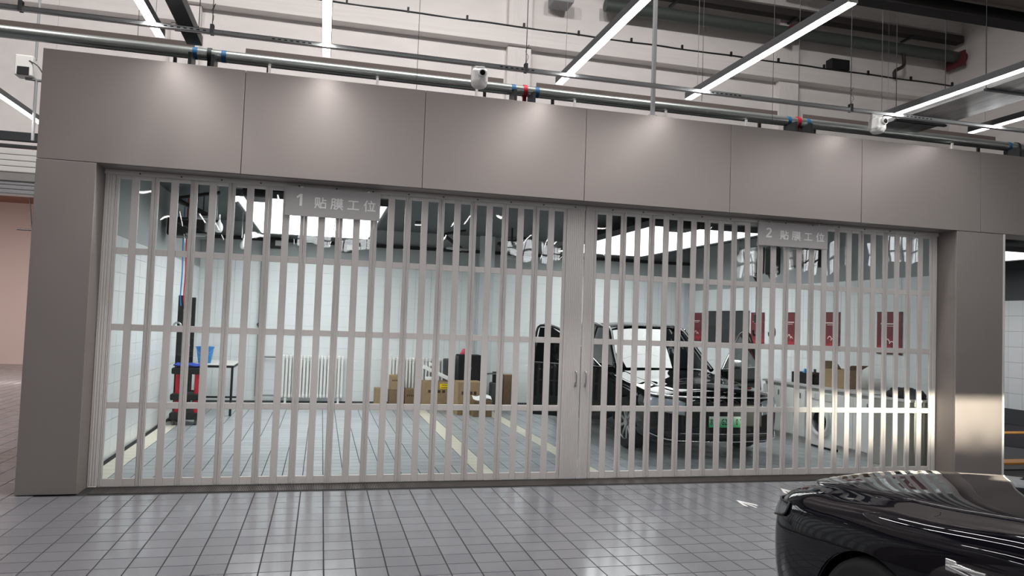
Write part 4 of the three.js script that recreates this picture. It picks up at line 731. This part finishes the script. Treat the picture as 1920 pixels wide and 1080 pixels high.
  // front end
  if (o.grille !== false) {
    mesh('grille', rbx(-.52, .52, .42, .72, -1.015, -.94, .02), M.black, c);
    mesh('lower_intake', [tube([V(-.80, .34, -.78), V(-.62, .32, -.92), V(-.3, .31, -.98), V(0, .31, -.99), V(.3, .31, -.98), V(.62, .32, -.92), V(.80, .34, -.78)], .045, 40, 8)], M.black, c);
    mesh('chrome_strip', [tube([V(-.875, .80, -.60), V(-.80, .792, -.80), V(-.62, .785, -.945), V(-.3, .782, -.975), V(0, .782, -.98), V(.3, .782, -.975), V(.62, .785, -.945), V(.80, .792, -.80), V(.875, .80, -.60)], .013, 60, 6), tube([V(-.90, .32, -.70), V(-.74, .262, -.92), V(-.4, .245, -1.0), V(0, .24, -1.02), V(.4, .245, -1.0), V(.74, .262, -.92), V(.90, .32, -.70)], .010, 50, 6), tube([V(-.6, .345, -1.0), V(0, .34, -1.045), V(.6, .345, -1.0)], .005, 30, 5)], M.chrome, c);
    mesh('number_plate', bx(-.24, .24, .42, .56, -1.035, -1.01), M.black, c); const p = mesh('plate_face', new THREE.PlaneGeometry(.476, .136).rotateY(Math.PI).translate(0, .49, -1.0365), std('#ffffff', .4, 0, { map: plateTex() }), c); p.userData.label = 'green number plate';
  } else mesh('grille', rbx(-.45, .45, .42, .70, -1.01, -.96, .02), M.black, c);
  for (const s of [-1, 1]) {
    const h = mesh('headlamp', lampSkin(s, .006, o.lampLo), o.lampMat ?? M.reflector, c);
    mesh('lamp_lens', lampSkin(s, .013, o.lampLo), M.lens, h);
    mesh('lamp_rim', tube(lampRim(s, o.lampLo), .006, 60, 6), M.black, h);
    if (o.lit) mesh('lamp_bulb', new THREE.SphereGeometry(.03, 16, 12).translate(s * .70, .74, -.98), M.headOn, h);
    if (o.beam) {                                     // low beam: a lamp below a horizontal cut-off shield
      for (const tx of s < 0 ? [-1.5, -.95, -.45, .0, .45] : []) {
        const L = new THREE.SpotLight(new THREE.Color(1, .94, .76), o.beam, 0, .13, 1, 2); L.position.set(s * .70, .815, -1.02); L.target.position.set(s * .70 + tx, .83, -5.9); L.castShadow = true; L.shadow.radius = .2; c.add(L, L.target);
      }
      mesh('cutoff_shield', rbx(s * .7 - .3, s * .7 + .3, .821, .824, -1.28, -.90, .001, 1), M.black, c);
    }
  }
  if (o.ornament) {
    const g = mesh('fender_ornament', [rb(.012, .035, .2, .005, -.934, .80, .50), rb(.01, .045, .05, .005, -.934, .802, .42)], M.chrome, c);
    mesh('ornament_lens', [rod(V(-.945, .80, .41), V(-.945, .82, .58), .006, 6), rod(V(-.946, .80, .42), V(-.946, .785, .6), .006, 6)], M.satin, g);
  }
  if (o.doors) for (const s of [-1, 1]) {             // front doors standing open
    const d = new THREE.Group(); d.name = 'open_door'; c.add(d); d.position.set(s * .93, 0, .72); d.rotation.y = s * (o.doors[s < 0 ? 0 : 1]);
    const skin = patch([[V(0, .28, 0), V(0, .28, .5), V(0, .28, 1.1)], [V(s * .03, .6, 0), V(s * .035, .6, .5), V(s * .035, .6, 1.1)], [V(0, 1.02, .03), V(0, 1.04, .5), V(0, 1.06, 1.1)]], 10), inner = patch([[V(-s * .09, .3, .02), V(-s * .09, .3, 1.08)], [V(-s * .1, .7, .02), V(-s * .1, .7, 1.08)], [V(-s * .06, 1.03, .05), V(-s * .06, 1.06, 1.08)]], 6);
    mesh('door_skin', [skin, inner, bx(-s * .045 - .045, -s * .045 + .045, .3, 1.03, 1.07, 1.09), bx(-s * .045 - .045, -s * .045 + .045, .3, 1.0, .0, .02)], paint, d);
    mesh('window_frame', [tube([V(-s * .03, 1.02, .06), V(-s * .1, 1.32, .42), V(-s * .19, 1.56, .78), V(-s * .22, 1.6, 1.0), V(-s * .2, 1.58, 1.08), V(-s * .04, 1.06, 1.09)], .02, 40, 6)], M.black, d);
    mesh('frame_trim', [tube([V(-s * .02, 1.03, .06), V(-s * .09, 1.34, .42), V(-s * .18, 1.58, .78), V(-s * .21, 1.625, 1.0)], .009, 30, 6), tube([V(.01 * s, 1.04, .03), V(.01 * s, 1.06, 1.09)], .007, 8, 6)], M.chrome, d);
    mesh('window_glass', patch([[V(-s * .03, 1.04, .1), V(-s * .03, 1.06, 1.08)], [V(-s * .13, 1.36, .5), V(-s * .13, 1.34, 1.08)], [V(-s * .2, 1.57, .86), V(-s * .2, 1.57, 1.06)]], 6), M.glassDark, d);
    mesh('wing_mirror', [rb(.22, .14, .12, .05, s * .14, 1.12, .22, 4), rod(V(0, 1.06, .22), V(s * .1, 1.1, .22), .02)], M.satin, d);
  }
  return c;
}
car('glossy black car bonnet and wing parked before the second folding door', [5.69, 0, 4.55], 0, { ornament: true, grille: false });
car('dark car with open front doors and green plate parked in the second bay', [7.4, 0, -2.15], Math.PI, { paint: M.paintGreen, doors: [1.1, 1.0], lit: false, lampMat: M.foil, lampLo: -.9 });
car('glossy black car with low beams on parked beyond the right pillar', [10.75, 0, 5.9], 0, { grille: false, lit: true, beam: 150 });

renderer.render(scene, camera);
